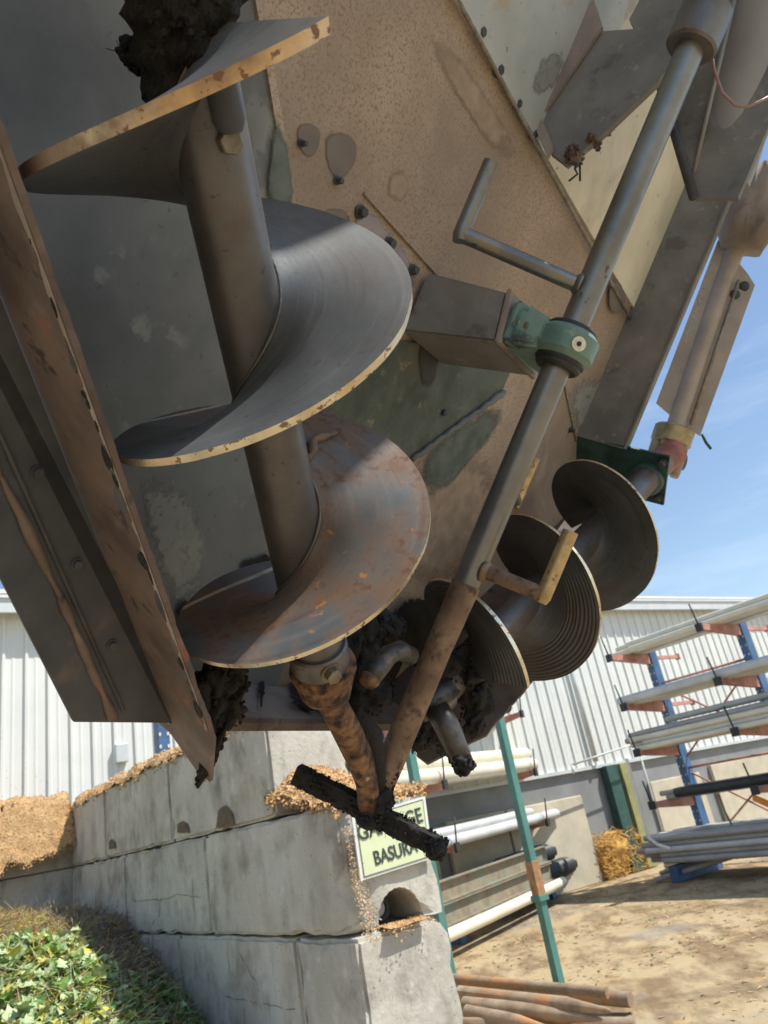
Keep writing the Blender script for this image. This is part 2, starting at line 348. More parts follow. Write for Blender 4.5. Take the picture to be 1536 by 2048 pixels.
def hexbolt(bm, c, d, r, h, washer=True, twist=0):
    d, x, y = ortho(d); c = Vector(c)
    if washer: tube(bm, [c, c+d*h*.2], r*1.35, 24)
    t = bmesh.new(); a = []; b = []
    for k in range(6):
        t0 = math.pi/3*k+twist; e = x*math.cos(t0)+y*math.sin(t0); a.append(t.verts.new(c+e*r+d*h*.2)); b.append(t.verts.new(c+e*r+d*h))
    t.faces.new(a); t.faces.new(list(reversed(b)))
    for k in range(6): t.faces.new((a[k], a[(k+1) % 6], b[(k+1) % 6], b[k]))
    bmesh.ops.recalc_face_normals(t, faces=t.faces)
    bmesh.ops.bevel(t, geom=[e for e in t.edges], offset=r*.08, segments=1, affect='EDGES')
    merge(bm, t)
def blob(bm, c, rx, seed=0, sub=4, amp=.35, fr=2.2, ax=None, mi=0, hf=.07):
    t = bmesh.new(); bmesh.ops.create_icosphere(t, subdivisions=sub, radius=1)
    X, Y, Z = (ax or (Vector((1, 0, 0)), Vector((0, 1, 0)), Vector((0, 0, 1)))); o = Vector((seed*3.7, seed*1.3, 0))
    for v in t.verts:
        p = v.co.copy(); k = 1+amp*noise.noise(p*fr+o)*1.6+hf*noise.noise(p*fr*4+o)*1.5+hf*.5*noise.noise(p*fr*10+o); p *= k
        v.co = Vector(c)+X*p.x*rx[0]+Y*p.y*rx[1]+Z*p.z*rx[2]
    for f in t.faces: f.smooth = True
    merge(bm, t, mi)
def grid_surface(bm, fn, nu, nv, mi=0, smooth=True):
    V = [[bm.verts.new(fn(i/nu, j/nv)) for j in range(nv+1)] for i in range(nu+1)]
    for i in range(nu):
        for j in range(nv):
            f = bm.faces.new((V[i][j], V[i+1][j], V[i+1][j+1], V[i][j+1])); f.smooth = smooth; f.material_index = mi
    return V
def chaikin(p, n=2):
    for _ in range(n):
        q = []
        for a, b in zip(p, p[1:]+p[:1]): q += [(a[0]*.75+b[0]*.25, a[1]*.75+b[1]*.25), (a[0]*.25+b[0]*.75, a[1]*.25+b[1]*.75)]
        p = q
    return p
def ragged(pts, amp, step, seed):            # outline with a torn edge (2-D polygon)
    out = []; n = len(pts)
    for i in range(n):
        a, b = Vector((*pts[i], 0)), Vector((*pts[(i+1) % n], 0)); L = (b-a).length; k = max(1, int(L/step)); nr = Vector((-(b-a).y, (b-a).x, 0)).normalized()
        for j in range(k):
            p = a.lerp(b, j/k); m = noise.noise(Vector((p.x*9, p.y*9, seed)))+.6*noise.noise(Vector((p.x*33, p.y*33, seed+5)))
            q = p+nr*amp*m; out.append((q.x, q.y))
    return out

def soft(name, col, ns=22, rough=.85, lo=.38, hi=.62, namp=1.1, var=None):
    m = new_mat(name); t = m.node_tree; n = t.nodes; b = n['Principled BSDF']; b.inputs['Roughness'].default_value = rough
    at_ = n.new('ShaderNodeAttribute'); at_.attribute_name = 'edge'; tc_ = n.new('ShaderNodeTexCoord'); nz = n.new('ShaderNodeTexNoise'); nz.inputs['Scale'].default_value = ns; nz.inputs['Detail'].default_value = 9; nz.inputs['Roughness'].default_value = .65
    t.links.new(tc_.outputs['Object'], nz.inputs['Vector']); a = n.new('ShaderNodeMath'); a.operation = 'MULTIPLY_ADD'; t.links.new(nz.outputs['Fac'], a.inputs[0]); a.inputs[1].default_value = namp*2; 
    s2 = n.new('ShaderNodeMath'); s2.operation = 'SUBTRACT'; t.links.new(at_.outputs['Fac'], s2.inputs[0]); s2.inputs[1].default_value = namp; t.links.new(s2.outputs[0], a.inputs[2])
    mr = n.new('ShaderNodeMapRange'); mr.inputs[1].default_value = lo; mr.inputs[2].default_value = hi; t.links.new(a.outputs[0], mr.inputs[0])
    r = n.new('ShaderNodeValToRGB'); r.color_ramp.elements[0].position = .35; r.color_ramp.elements[1].position = .65; r.color_ramp.elements[0].color = rgba(col); r.color_ramp.elements[1].color = rgba(var or tuple(x*1.35 for x in col)); nz2 = n.new('ShaderNodeTexNoise'); nz2.inputs['Scale'].default_value = ns*.7; nz2.inputs['Detail'].default_value = 8; ad_ = n.new('ShaderNodeVectorMath'); ad_.operation = 'ADD'; ad_.inputs[1].default_value = (7, 3, 5); t.links.new(tc_.outputs['Object'], ad_.inputs[0]); t.links.new(ad_.outputs[0], nz2.inputs['Vector']); t.links.new(nz2.outputs['Fac'], r.inputs[0]); t.links.new(r.outputs[0], b.inputs['Base Color'])
    tr = n.new('ShaderNodeBsdfTransparent'); mx_ = n.new('ShaderNodeMixShader'); t.links.new(mr.outputs[0], mx_.inputs[0]); t.links.new(tr.outputs[0], mx_.inputs[1]); t.links.new(b.outputs[0], mx_.inputs[2]); t.links.new(mx_.outputs[0], n['Material Output'].inputs[0])
    return m
S_wet = soft('wet_stain', (.155, .13, .115), 30, .6, .25, .60, .3, (.19, .16, .14))
S_wet2 = soft('faint_stain', (.30, .235, .185), 30, .85, .2, .9, .6)
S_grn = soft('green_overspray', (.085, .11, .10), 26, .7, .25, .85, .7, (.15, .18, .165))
S_lil = soft('lilac_burn_mark', (.26, .23, .25), 30, .7, .40, .65, .8)
S_pale = soft('pale_flaking_coat', (.27, .28, .26), 42, .8, .35, .95, 1.1, (.29, .31, .30))
S_mud = soft('splattered_mud', (.007, .0065, .006), 34, .8, .46, .52, .8, (.02, .018, .016))
S_blk = soft('soft_black_patch', (.03, .03, .03), 20, .6, .30, .8, .5)
def edgefan(bm, P3, inner=.55):
    """Flat sheet with an 'edge' value that falls from 1 inside to 0 at its outline."""
    L = bm.verts.layers.float.new('edge'); c = sum(P3, Vector())/len(P3); rings = []
    for k, e in ((1.0, 0.), (inner+.25, .5), (inner, 1.)):
        rg = []
        for p in P3: v = bm.verts.new(c+(p-c)*k); v[L] = e; rg.append(v)
        rings.append(rg)
    for A_, B_ in zip(rings, rings[1:]):
        for i in range(len(P3)): bm.faces.new((A_[i], A_[(i+1) % len(P3)], B_[(i+1) % len(P3)], B_[i]))
    v = bm.verts.new(c); v[L] = 1.
    for i in range(len(P3)): bm.faces.new((rings[-1][i], rings[-1][(i+1) % len(P3)], v))
# ================================================================== THE YARD (setting)
D1 = Vector((math.sin(R(-38)), math.cos(R(-38)), 0)); D2 = Vector((math.cos(R(38)), math.sin(R(38)), 0)); UP = Vector((0, 0, 1))
bm = bmesh.new()
grid_surface(bm, lambda a, b: Vector(((a-.5)*400, (b-.5)*400, 0)), 8, 8)
o = struct(link('ground', bm, M_gnd, base=(0, 0, 0)))

bm = bmesh.new()
for k in range(16000):
    x = random.uniform(-1.5, 9); y = random.uniform(6.5, 20)
    if noise.noise(Vector((x*.5, y*.9, 4)))+random.gauss(0, .25) < .05: continue
    p = Vector((x, y, .004)); L = random.uniform(.006, .035); d = Vector((random.gauss(0, 1), random.gauss(0, 1), random.gauss(0, .12))).normalized(); e = d.cross(UP).normalized()
    bm.faces.new([bm.verts.new(p+q_+UP*random.uniform(0, .006)) for q_ in (-d*L-e*L*.3, d*L-e*L*.35, d*L*.8+e*L*.3, -d*L+e*L*.3)]).material_index = random.choice((0, 0, 1, 2, 2))
tag(link('wood_chips', bm, [M_chip, M_dry, M_soil], base=(0, 0, 0)), 'wood chips and grit littering the yard floor', 'litter', kind='stuff')
# ------------------------------------------------------------------ warehouse
WA = Vector((-5.7787, 10.2837, 0)); WD = Vector((.8044, .5941, 0)).normalized(); WN = Vector((WD.y, -WD.x, 0))  # WN faces the yard
def wp(s, z, off=0): return WA+WD*s+UP*z+WN*off
wh = empty('warehouse', 'long white ribbed metal warehouse closing the yard, grey lower wall', 'building', wp(10, 0))
bm = bmesh.new(); s = -8.0; prof = []
while s < 46:
    prof += [(s, 0), (s+.06, .0), (s+.075, .006), (s+.095, .006), (s+.11, 0), (s+.225, 0), (s+.24, .034), (s+.275, .034), (s+.29, 0)]; s += .30
lo = [bm.verts.new(wp(a, 2.12, b)) for a, b in prof]; hi = [bm.verts.new(wp(a, 5.6, b)) for a, b in prof]
for i in range(len(prof)-1):
    if (Vector(lo[i].co)-Vector(lo[i+1].co)).length > 1e-5: bm.faces.new((lo[i], lo[i+1], hi[i+1], hi[i]))
link('siding', bm, M_sid, wh)
bm = bmesh.new(); box(bm, wp(19, 1.05, -.14), WD*27, WN*.1, UP*1.05); link('lower_wall', bm, M_lead, wh)
bm = bmesh.new(); box(bm, wp(19, 2.10, .02), WD*27, WN*.035, UP*.035); link('base_trim', bm, M_gut, wh)
bm = bmesh.new(); box(bm, wp(19, 5.64, .26), WD*27, WN*.035, UP*.16); link('gutter', bm, M_gut, wh)
bm = bmesh.new(); box(bm, wp(19, 5.72, -4), WD*27, WN*4.33, UP*.03); link('roof', bm, M_roof, wh)
bm = bmesh.new(); box(bm, wp(19, 5.78, .27), WD*27, WN*.07, UP*.03); link('roof_edge', bm, M_pvcw, wh)
for s0, s1, z1, z0 in ((4.7, 6.9, 1.55, 0), (7.2, 8.6, 1.62, 0), (8.65, 10.7, 1.62, 0), (12.9, 14.7, 1.6, 0), (15.2, 19, 1.7, 0)):
    bm = bmesh.new(); box(bm, wp((s0+s1)/2, z1/2, .02), WD*(s1-s0)/2, WN*.05, UP*z1/2, .02); link('concrete_panel', bm, M_cnc2, wh)
# downpipe, corner column
bm = bmesh.new(); tube(bm, [wp(11.35, 5.4, .1), wp(11.35, 2.2, .1)], .06, 12); link('downpipe', bm, M_pvcl, wh)
bm = bmesh.new(); box(bm, wp(11.7, 1.05, .08), WD*.16, WN*.09, UP*1.03); link('door_jamb', bm, M_grn, wh)
bm = bmesh.new(); box(bm, wp(12.15, 1.05, .08), WD*.16, WN*.08, UP*1.03); link('jamb_board', bm, M_oli, wh)
bm = bmesh.new(); tube(bm, [wp(10.2, 2.2, .5), wp(12.3, 2.42, .5)], .02, 8); tube(bm, [wp(10.2, 2.02, .5), wp(10.2, 2.2, .5)], .02, 8); tube(bm, [wp(12.3, 2.42, .5), wp(12.3, 0, .5)], .02, 8)
tag(link('handrail', bm, M_pvcl), 'thin grey handrail in front of the warehouse downpipe', 'handrail')

# ------------------------------------------------------------------ concrete block wall
Pc = Vector((-.6133, 4.9041, 0))
def bp(s, t, z): return Pc+D1*s+D2*t+UP*z
NSEED = [0]
def block(s0, s1, z0, z1, label, depth=.67, notch=None, slope=0, chip=None):
    NSEED[0] += 1; sd = NSEED[0]; g = .008
    if notch is None:
        t = bmesh.new()
        v = [t.verts.new(bp(a, b, c)) for a in (s0+g, s1-g) for b in (0, depth) for c in (z0+g*.6, z1-g*.6)]
        for q in ((0, 1, 3, 2), (4, 6, 7, 5), (0, 4, 5, 1), (2, 3, 7, 6), (0, 2, 6, 4), (1, 5, 7, 3)): t.faces.new([v[i] for i in q])
    else:                       # arch notch through the end face
        t = bmesh.new(); a, b, hh = notch; pr = [(0, z0+g), (a, z0+g)]
        for k in range(1, 12):
            th = math.pi*k/12; pr.append(((a+b)/2-(b-a)/2*math.cos(th), z0+g+hh*math.sin(th)**.8))
        pr += [(b, z0+g), (depth, z0+g), (depth, z1-g*.6), (0, z1-g*.6)]
        prism(t, [bp(s0+g, y, z) for y, z in pr], D1*(s1-s0-2*g))
    bmesh.ops.recalc_face_normals(t, faces=t.faces)
    bmesh.ops.bevel(t, geom=[e for e in t.edges if e.calc_length() > .3], offset=.022, segments=2, affect='EDGES')
    bmesh.ops.triangulate(t, faces=[f for f in t.faces if len(f.verts) > 4])
    for _ in range(4):
        es = [e for e in t.edges if e.calc_length() > .10]
        if not es: break
        bmesh.ops.subdivide_edges(t, edges=es, cuts=1, use_grid_fill=True)
    for vtx in t.verts:
        p = vtx.co; q = p-bp(s0, 0, z0); ss, tt, zz = q.dot(D1), q.dot(D2), q.z
        e = noise.noise(p*3+Vector((sd, 0, 0)))*.010+noise.noise(p*9)*.007
        edge = sorted([min(ss, s1-s0-ss), min(tt, depth-tt), min(zz, z1-z0-zz)])[1]
        if edge < .05: e -= max(0, noise.noise(p*7+Vector((0, sd, 0))))*.07
        if chip and min(abs(ss), 1) < chip and tt < chip*1.5: e -= .10*(1-tt/(chip*1.5))*(1-abs(ss)/chip)*(1+noise.noise(p*8))
        c = bp((s0+s1)/2, depth/2, (z0+z1)/2); d = (c-p).normalized(); vtx.co = p-d*e
    for f in t.faces: f.smooth = True
    return tag(link('concrete_block', t, M_cnc, smooth=True, angle=35, base=bp((s0+s1)/2, depth/2, z0)), label, 'concrete block', 'stacked concrete blocks of the bay wall')
Z = [-.24, .50, 1.24, 1.98, 2.72]
block(.85, 2.95, Z[3], Z[4], 'clean grey top-course block nearest the camera, its sunlit end set back behind the sawdust')
block(2.95, 5.10, Z[3], Z[4], 'middle block of the top course with sawdust along its upper edge')
block(5.10, 6.65, Z[3], Z[4], 'short far block of the top course in the corner of the bay')
block(0, 2.19, Z[2], Z[3], 'stained block behind the garbage sign, arched hole under its end face', notch=(.17, .50, .20), chip=.13)
block(2.19, 4.42, Z[2], Z[3], 'cracked pale block in the second course, left of the sign block')
block(4.42, 6.65, Z[2], Z[3], 'brown streaked block in the second course at the bay corner')
block(0, .78, Z[1], Z[2], 'sunlit end block directly under the arched hole, beside the wooden stakes')
block(.78, 2.95, Z[1], Z[2], 'long pale block of the third course with a hairline crack')
block(2.95, 5.10, Z[1], Z[2], 'dark block of the third course rising out of the grey weeds')
block(5.10, 6.65, Z[1], Z[2], 'far third-course block mostly hidden behind the weed heap')
block(0, 2.19, Z[0], Z[1], 'lowest block of the wall end, sunk in the yard behind the stakes')
block(2.19, 4.42, Z[0], Z[1], 'lowest block at the foot of the wall beside the green leaves')
# cross wall at the back of the bay
def cblock(t0, t1, z0, z1, label):
    bm = bmesh.new(); box(bm, bp(6.98, (t0+t1)/2, (z0+z1)/2), D1*.32, D2*((t1-t0)/2-.006), UP*((z1-z0)/2-.004), .02)
    tag(link('concrete_block', bm, M_cnc, base=bp(6.98, (t0+t1)/2, z0)), label, 'concrete block', 'concrete blocks of the back wall')
cblock(-2.1, .30, Z[3]-.0, Z[4]+.0, 'upper back-wall block under the spilled orange sawdust, left edge of the photo')
cblock(-2.1, .30, Z[2], Z[3], 'pale back-wall block above the dried brown stalks, half in shadow')
cblock(-2.1, .30, Z[1], Z[2], 'lower back-wall block hidden behind the weed heap')

# cracks on the blocks: thin dark recess lines lying on the faces
def crack(pts, name='crack', par=None):
    bm = bmesh.new(); tube(bm, pts, .0018, 5); return link(name, bm, M_soil, par)
blocks = [o for o in COL.objects if o.name.startswith('concrete_block')]
def facept(x, y, off=-.004): return onpl(x, y, Pc+D2*off, D2)
def jitter(ps, n=6, a=.012):
    out = []
    for p, q in zip(ps, ps[1:]):
        for k in range(n): out.append(p.lerp(q, k/n)+Vector((random.uniform(-a, a)*D1.x, random.uniform(-a, a)*D1.y, random.uniform(-a, a))))
    return out+[ps[-1]]
crack(jitter([facept(*q) for q in ((265, 1802), (310, 1800), (355, 1790), (400, 1795))]), par=blocks[4])
crack(jitter([facept(*q) for q in ((322, 1795), (318, 1830), (300, 1855))]), par=blocks[4])
crack(jitter([facept(*q) for q in ((450, 1990), (520, 2010), (590, 2018))]), par=blocks[7])
crack(jitter([facept(*q) for q in ((480, 1910), (510, 1960), (520, 1990))]), par=blocks[7])

S_notch = soft('notch_shade_and_sawdust', (.10, .075, .05), 30, .95, .15, .5, .4, (.16, .125, .08)); S_rsp = soft('rusty_splatter', (.30, .17, .08), 30, .8, .55, .62, 1.6, (.42, .28, .16))
def facepatch(pxs, mt, par, P, N, label='notch_patch'):
    bm = bmesh.new(); raw = [onpl(x, y, P, N) for x, y in pxs]; L = []
    for i in range(len(raw)):
        for k in range(5): L.append(raw[i].lerp(raw[(i+1) % len(raw)], k/5))
    edgefan(bm, L, .5); return link(label, bm, mt, par)
# sign on the wall end
def sp(t, z, off): return bp(-off, t, z)
sg = empty('garbage_sign', 'pale yellow-green sign reading GARBAGE BASURA on the wall end', 'sign', sp(.37, 1.72, .03))
cor = [onpl(x, y, Pc-D1*.03, D1) for x, y in ((704, 1636), (850, 1592), (866, 1716), (722, 1762))]
c0 = sum(cor, Vector())/4
bm = bmesh.new(); prism(bm, cor, D1*.012); link('backing', bm, M_signw, sg)
inn = [c0+(p-c0)*Vector((1, 1, 1)).x*.90-D1*.003 for p in cor]
bm = bmesh.new(); prism(bm, inn, D1*.002); link('face', bm, M_sign, sg)
bm = bmesh.new()
i2 = [c0+(p-c0)*.945-D1*.002 for p in cor]; i3 = [c0+(p-c0)*.905-D1*.0045 for p in cor]
for k in range(4): tube(bm, [c0+(cor[k]-c0)*.91-D1*.004, c0+(cor[(k+1) % 4]-c0)*.91-D1*.004], .0022, 6)
link('border_line', bm, M_ink, sg)
ex = (cor[1]-cor[0]+cor[2]-cor[3]).normalized(); ey = (cor[0]-cor[3]); ey = (ey-ex*ey.dot(ex)).normalized(); ez = ex.cross(ey)
def text(body, pos, h, wd):
    c = bpy.data.curves.new('lettering', 'FONT'); c.body = body; c.size = 1; c.extrude = .01; c.align_x = 'LEFT'; c.offset = .012
    to = bpy.data.objects.new('t', c); COL.objects.link(to); bpy.context.view_layer.update()
    me = bpy.data.meshes.new_from_object(to); bpy.data.objects.remove(to); vs = [v.co for v in me.vertices]
    x0, x1 = min(v.x for v in vs), max(v.x for v in vs); y0, y1 = min(v.y for v in vs), max(v.y for v in vs)
    for v in me.vertices:
        q = v.co.copy(); v.co = pos+ex*((q.x-x0)/(x1-x0)*wd)+ey*((q.y-y0)/(y1-y0)*h)+ez*q.z*.2-BASE[sg.name]
    me.materials.clear(); me.materials.append(M_ink)
    ob = bpy.data.objects.new('lettering', me); COL.objects.link(ob); ob.parent = sg
sgp = lambda x, y: onpl(x, y, Pc-D1*.036, D1)
text('GARBAGE', sgp(719, 1682), (sgp(719, 1650)-sgp(719, 1682)).length, (sgp(849, 1652)-sgp(719, 1682)).length)
text('BASURA', sgp(752, 1731), (sgp(748, 1702)-sgp(752, 1731)).length, (sgp(838, 1708)-sgp(752, 1731)).length)

PF, NF = Pc-D2*.012, D2  # arched notches painted flat: sawdust and recess shade in one dark brown
facepatch([(352, 1668), (352, 1648), (364, 1640), (376, 1646), (382, 1668)], S_notch, blocks[1], PF, NF)
facepatch([(428, 1662), (434, 1618), (450, 1606), (466, 1622), (474, 1655)], S_notch, blocks[0], PF, NF)
facepatch([(216, 1700), (217, 1682), (223, 1676), (230, 1684), (232, 1698)], S_notch, blocks[1], PF, NF)
# small wheel inside the arched hole
wl = empty('small_wheel', 'small black wheel lying inside the arched hole of the sign block', 'wheel', bp(.10, .30, 1.26))
wc = bp(.16, .27, 1.345); bm = bmesh.new(); ring(bm, wc, D1, .05, .085, .06, 32, .015); link('tyre', bm, M_tyre, wl, True, angle=40)
bm = bmesh.new(); ring(bm, wc, D1, .012, .05, .035, 24, .006); link('rim', bm, M_pvcg, wl, True, angle=40)

# sawdust heaps
def heap(name, fn, nu, nv, mat, chips, chipmat, label, cat, amp=.03, base=None, cs=.012):
    bm = bmesh.new()
    def f(a, b):
        p = fn(a, b); return p+UP*(noise.noise(p*5)*amp+noise.noise(p*16)*amp*.5+noise.noise(p*45)*amp*.25)
    grid_surface(bm, f, nu, nv)
    for k in range(chips//2):      # loose material past the rim
        a = random.choice((0, 1, random.random())); b = random.random() if a in (0, 1) else random.choice((0, 1)); p = f(a, b)+Vector((random.gauss(0, .012), random.gauss(0, .012), -abs(random.gauss(0, .03))))
        d = Vector((random.gauss(0, 1), random.gauss(0, 1), random.gauss(0, 1))).normalized()*cs*random.uniform(.5, 1.2); e = d.orthogonal()*.5
        bm.faces.new([bm.verts.new(p+q_) for q_ in (-d-e, d-e, d+e, -d+e)]).material_index = 1
    for k in range(chips):
        p = f(random.random(), random.random())+UP*cs*.4; d = Vector((random.gauss(0, 1), random.gauss(0, 1), random.gauss(0, .6))).normalized(); e = d.orthogonal().normalized()
        L = cs*random.uniform(.6, 1.8); w = L*.35
        v = [bm.verts.new(p+d*L*x+e*w*y) for x, y in ((-1, -1), (1, -1), (1, 1), (-1, 1))]; bm.faces.new(v).material_index = 1
    return tag(link(name, bm, [mat, chipmat], base=base), label, cat, kind='stuff')
heap('sawdust', lambda a, b: bp(.02+a*.95, b*.72-.02, 1.97+.34*max(0, a)**1.0*max(0, math.sin(math.pi*(.15+.75*b)))+.02), 50, 40, M_swd, 2500, M_chip,
     'orange sawdust heaped on the sign block against the top course', 'sawdust')
heap('sawdust', lambda a, b: bp(1.0+a*5.6, -.01+b*.68, 2.70+.16*math.sin(math.pi*b)**.6), 160, 16, M_swd, 4000, M_chip,
     'sawdust strewn along the top of the block wall', 'sawdust', amp=.05)
def spill(a, b):      # spilled over the back wall
    t = -.03-2.0*a; ridge = 2.84-.05*a; b = b*(1+.22*noise.noise(Vector((a*7, 0, 2)))+.03*noise.noise(Vector((a*60, 0, 2)))) if b > .4 else b
    if b < .4: return bp(7.2-.6*b/.4, t, ridge+.06*math.sin(b*8))
    k = (b-.4)/.6; return bp(6.6-.24*k, t, ridge-.05-(.55+.50*a)*k)
heap('sawdust', spill, 70, 60, M_swd, 9000, M_chip, 'orange sawdust spilled over the back wall at the left edge', 'sawdust', amp=.07, cs=.008)
heap('sawdust', lambda a, b: bp(-.06+a*.2, .2+b*.3, 1.245+.01*math.sin(3.14*a)), 10, 10, M_swd, 300, M_chip, 'thin line of sawdust in the mouth of the arched hole', 'sawdust', amp=.008, cs=.006)

bm = bmesh.new()
for k in range(1500):
    f_ = random.random(); p = onpl(688+52*f_+random.gauss(0, 9)-10*math.sin(f_*6), 1652+232*f_, Pc+D2*.03-D1*.0, (D2*.75-D1*.25).normalized())+Vector((random.gauss(0, .006), random.gauss(0, .006), 0))
    d = Vector((random.gauss(0, 1), random.gauss(0, 1), random.gauss(0, 1))).normalized(); e = d.orthogonal().normalized(); L = random.uniform(.002, .006)
    bm.faces.new([bm.verts.new(p+q_) for q_ in (-d*L-e*L*.6, d*L-e*L*.6, d*L+e*L*.6, -d*L+e*L*.6)]).material_index = k % 3
tag(link('sawdust', bm, [M_swd, M_chip, M_cnc]), 'sawdust and grit caught on the broken corner of the sign block', 'sawdust', kind='stuff')
# weed heap in the bay
def leafquad(bm, p, L, W, mi, droop=.3, lob=True):
    d = Vector((random.gauss(0, 1), random.gauss(0, 1), random.gauss(0, .5))).normalized(); n = (UP+Vector((random.gauss(0, .6), random.gauss(0, .6), 0))).normalized()
    s = d.cross(n).normalized(); n = s.cross(d)
    if lob:   # lobed leaf outline with a folded midrib
        out = [(0, 0), (.25, .35), (.2, .75), (.5, .45), (.62, .8), (.75, .35), (1, 0)]
    else: out = [(0, 0), (.3, .28), (.7, .22), (1, 0)]
    mid = [bm.verts.new(p+d*L*x-n*droop*L*x*x) for x, _ in out]
    for sg_ in (-1, 1):
        side = [bm.verts.new(p+d*L*x+s*W*y*sg_+n*abs(y)*L*.18-n*droop*L*x*x) for x, y in out]
        for i in range(len(out)-1):
            try:
                vs = [mid[i], mid[i+1], side[i+1], side[i]]
                f = bm.faces.new(vs if sg_ > 0 else vs[::-1]); f.material_index = mi
            except ValueError: pass
def stem(bm, p, L, r, mi):
    d = Vector((random.gauss(0, 1), random.gauss(0, 1), random.gauss(0, .45))).normalized(); q = p+d*L*.5+Vector((0, 0, random.uniform(-.05, .05)))*L; e = p+d*L
    tube(bm, [p, q, e], [r, r, r*.6], 4, False, mi)
# ground plan of the heap: along the wall (t<0 side), s from -.2 to 6.4
def hz(s, t):      # height of the heap at (s, t)
    c = float(np.interp(s, [.3, 1.5, 2.2, 2.6, 3.0, 3.5, 4.3, 5.0, 6.6], [.05, .25, .45, .62, .78, .98, 1.28, 1.36, 1.42]))
    return c+min(1, max(0, -t/1.0))*(.55 if s < 3 else max(.18, .55-(s-3)*.35))*min(1, s/1.5)
def heapmesh(name, s0, s1, t0, t1, label, mats, nleaf, nstem, leafs, mis, stm, cat='weeds', pileup=1.0, sz=1):
    bm = bmesh.new()
    f = lambda a, b: (lambda s, t: bp(s, t, hz(s, t)*pileup)+UP*(noise.noise(bp(s, t, 0)*3)*.08+noise.noise(bp(s, t, 0)*9)*.05))(s0+a*(s1-s0), t0+b*(t1-t0))
    grid_surface(bm, f, 50, 40)
    for k in range(nstem):
        p = f(random.random(), random.random())+UP*random.uniform(0, .05); stem(bm, p, random.uniform(.06, .22)*sz, random.uniform(.0015, .004), random.choice(stm))
    for k in range(nleaf):
        p = f(random.random(), random.random())+UP*random.uniform(.0, .09); L = leafs[0]+(leafs[1]-leafs[0])*random.random()**1.8; leafquad(bm, p, L, L*.7, random.choice(mis), lob=L > .045)
    return tag(link(name, bm, mats, smooth=False), label, cat, kind='stuff')
WM = [M_soil, M_leaf, M_leaf2, M_leafy, M_dry, M_dgr]
heapmesh('green_weeds', 1.7, 3.9, -2.3, -.62, 'heap of freshly pulled green weeds in the sun', WM, 4200, 5200, (.015, .14), (1, 1, 2, 2, 2, 2, 3), (3, 3, 2, 2, 4, 4))
heapmesh('dried_stalks', 3.9, 6.55, -2.6, -.45, 'dried brown stalks piled behind the green weeds', WM, 1800, 7000, (.015, .04), (4, 4, 3, 1), (4, 4, 4, 3, 5))
heapmesh('grey_weeds', 3.0, 6.0, -.60, -.02, 'withered grey weeds in the shade of the block wall', WM, 1200, 5000, (.02, .05), (5, 5, 1, 4), (5, 5, 5, 4), pileup=1.0)
heapmesh('shaded_weeds', .9, 3.0, -.66, -.02, 'leafy green weeds in the shade at the foot of the wall', WM, 2400, 2600, (.02, .09), (1, 1, 2, 1, 5), (5, 1, 2, 4))

# ------------------------------------------------------------------ teal posts
def vpost(name, x, y, z0, z1, hw, mat, label, cat, par=None):
    bm = bmesh.new(); box(bm, Vector((x, y, (z0+z1)/2)), D2*hw, D1*hw, UP*(z1-z0)/2, .006); o = link(name, bm, mat, par, base=(x, y, z0) if par is None else None)
    return o
tp = empty('teal_post', 'tall teal square post standing in the yard, rusty sleeve on it', 'post', (.86, 9.02, 0))
vpost('pole', .86, 9.02, 0, 4.2, .044, M_tpost, '', '', tp)
vpost('sleeve', .86, 9.02, .82, 1.16, .054, M_otan, '', '', tp)
bm = bmesh.new(); box(bm, Vector((.86, 9.02, .80)), D2*.070, D1*.070, UP*.03, .005); link('collar', bm, M_tpost, tp)
bm = bmesh.new(); P_ = onpl(832, 1572, Pc+D1*2.6, D1); box(bm, P_+UP*.1, D2*.045, D1*.045, UP*2.2, .005)
tag(link('teal_post', bm, M_tpost), 'second teal post behind the sign block, partly hidden by the mixer', 'post')

# ------------------------------------------------------------------ stakes
def stake(p, q, r, flat, label, mat=M_wod):
    bm = bmesh.new(); p, q = Vector(p), Vector(q); L = (q-p).length; d = (q-p)/L
    if flat: pts = [p, p.lerp(q, .5), q]; rr = [r, r, r*.97]
    else: pts = [p, p.lerp(q, .5), q-d*.42, q-d*.38, q-d*.02, q]; rr = [r, r, r, r*.93, r*.28, r*.12]
    tube(bm, pts, rr, 12, True, 0, wob=.01, seed=p.x*9)
    return tag(link('wooden_stake', bm, mat, smooth=True, angle=40), label, 'stake', 'round wooden stakes piled by the block wall')
def g(x, y, z): r = ray(x, y); return Vector(CAM+r*((z-CAMZ)/r[2]))
stake(g(925, 1970, .22), g(1262, 2000, .10), .062, True, 'uppermost far stake with a sawn flat end')
stake(g(900, 1958, .36), g(1215, 1985, .24), .045, True, 'thin grey stake lying along the back of the pile')
stake(g(920, 1985, .30), g(1222, 2022, .22), .062, False, 'sharpened stake in the middle of the pile, point to the right')
stake(g(930, 2008, .25), g(1205, 2040, .16), .062, False, 'sharpened stake in front of the pile, stubby point')
stake(g(935, 2024, .21), g(1110, 2062, .15), .062, False, 'bright orange-brown stake at the front of the pile')
stake(g(920, 2050, .16), g(1270, 2050, .06), .055, True, 'lowest stake of the pile at the bottom edge of the photo')
stake(g(930, 2066, .12), g(1160, 2090, .07), .055, False, 'pale stake half out of the bottom edge')

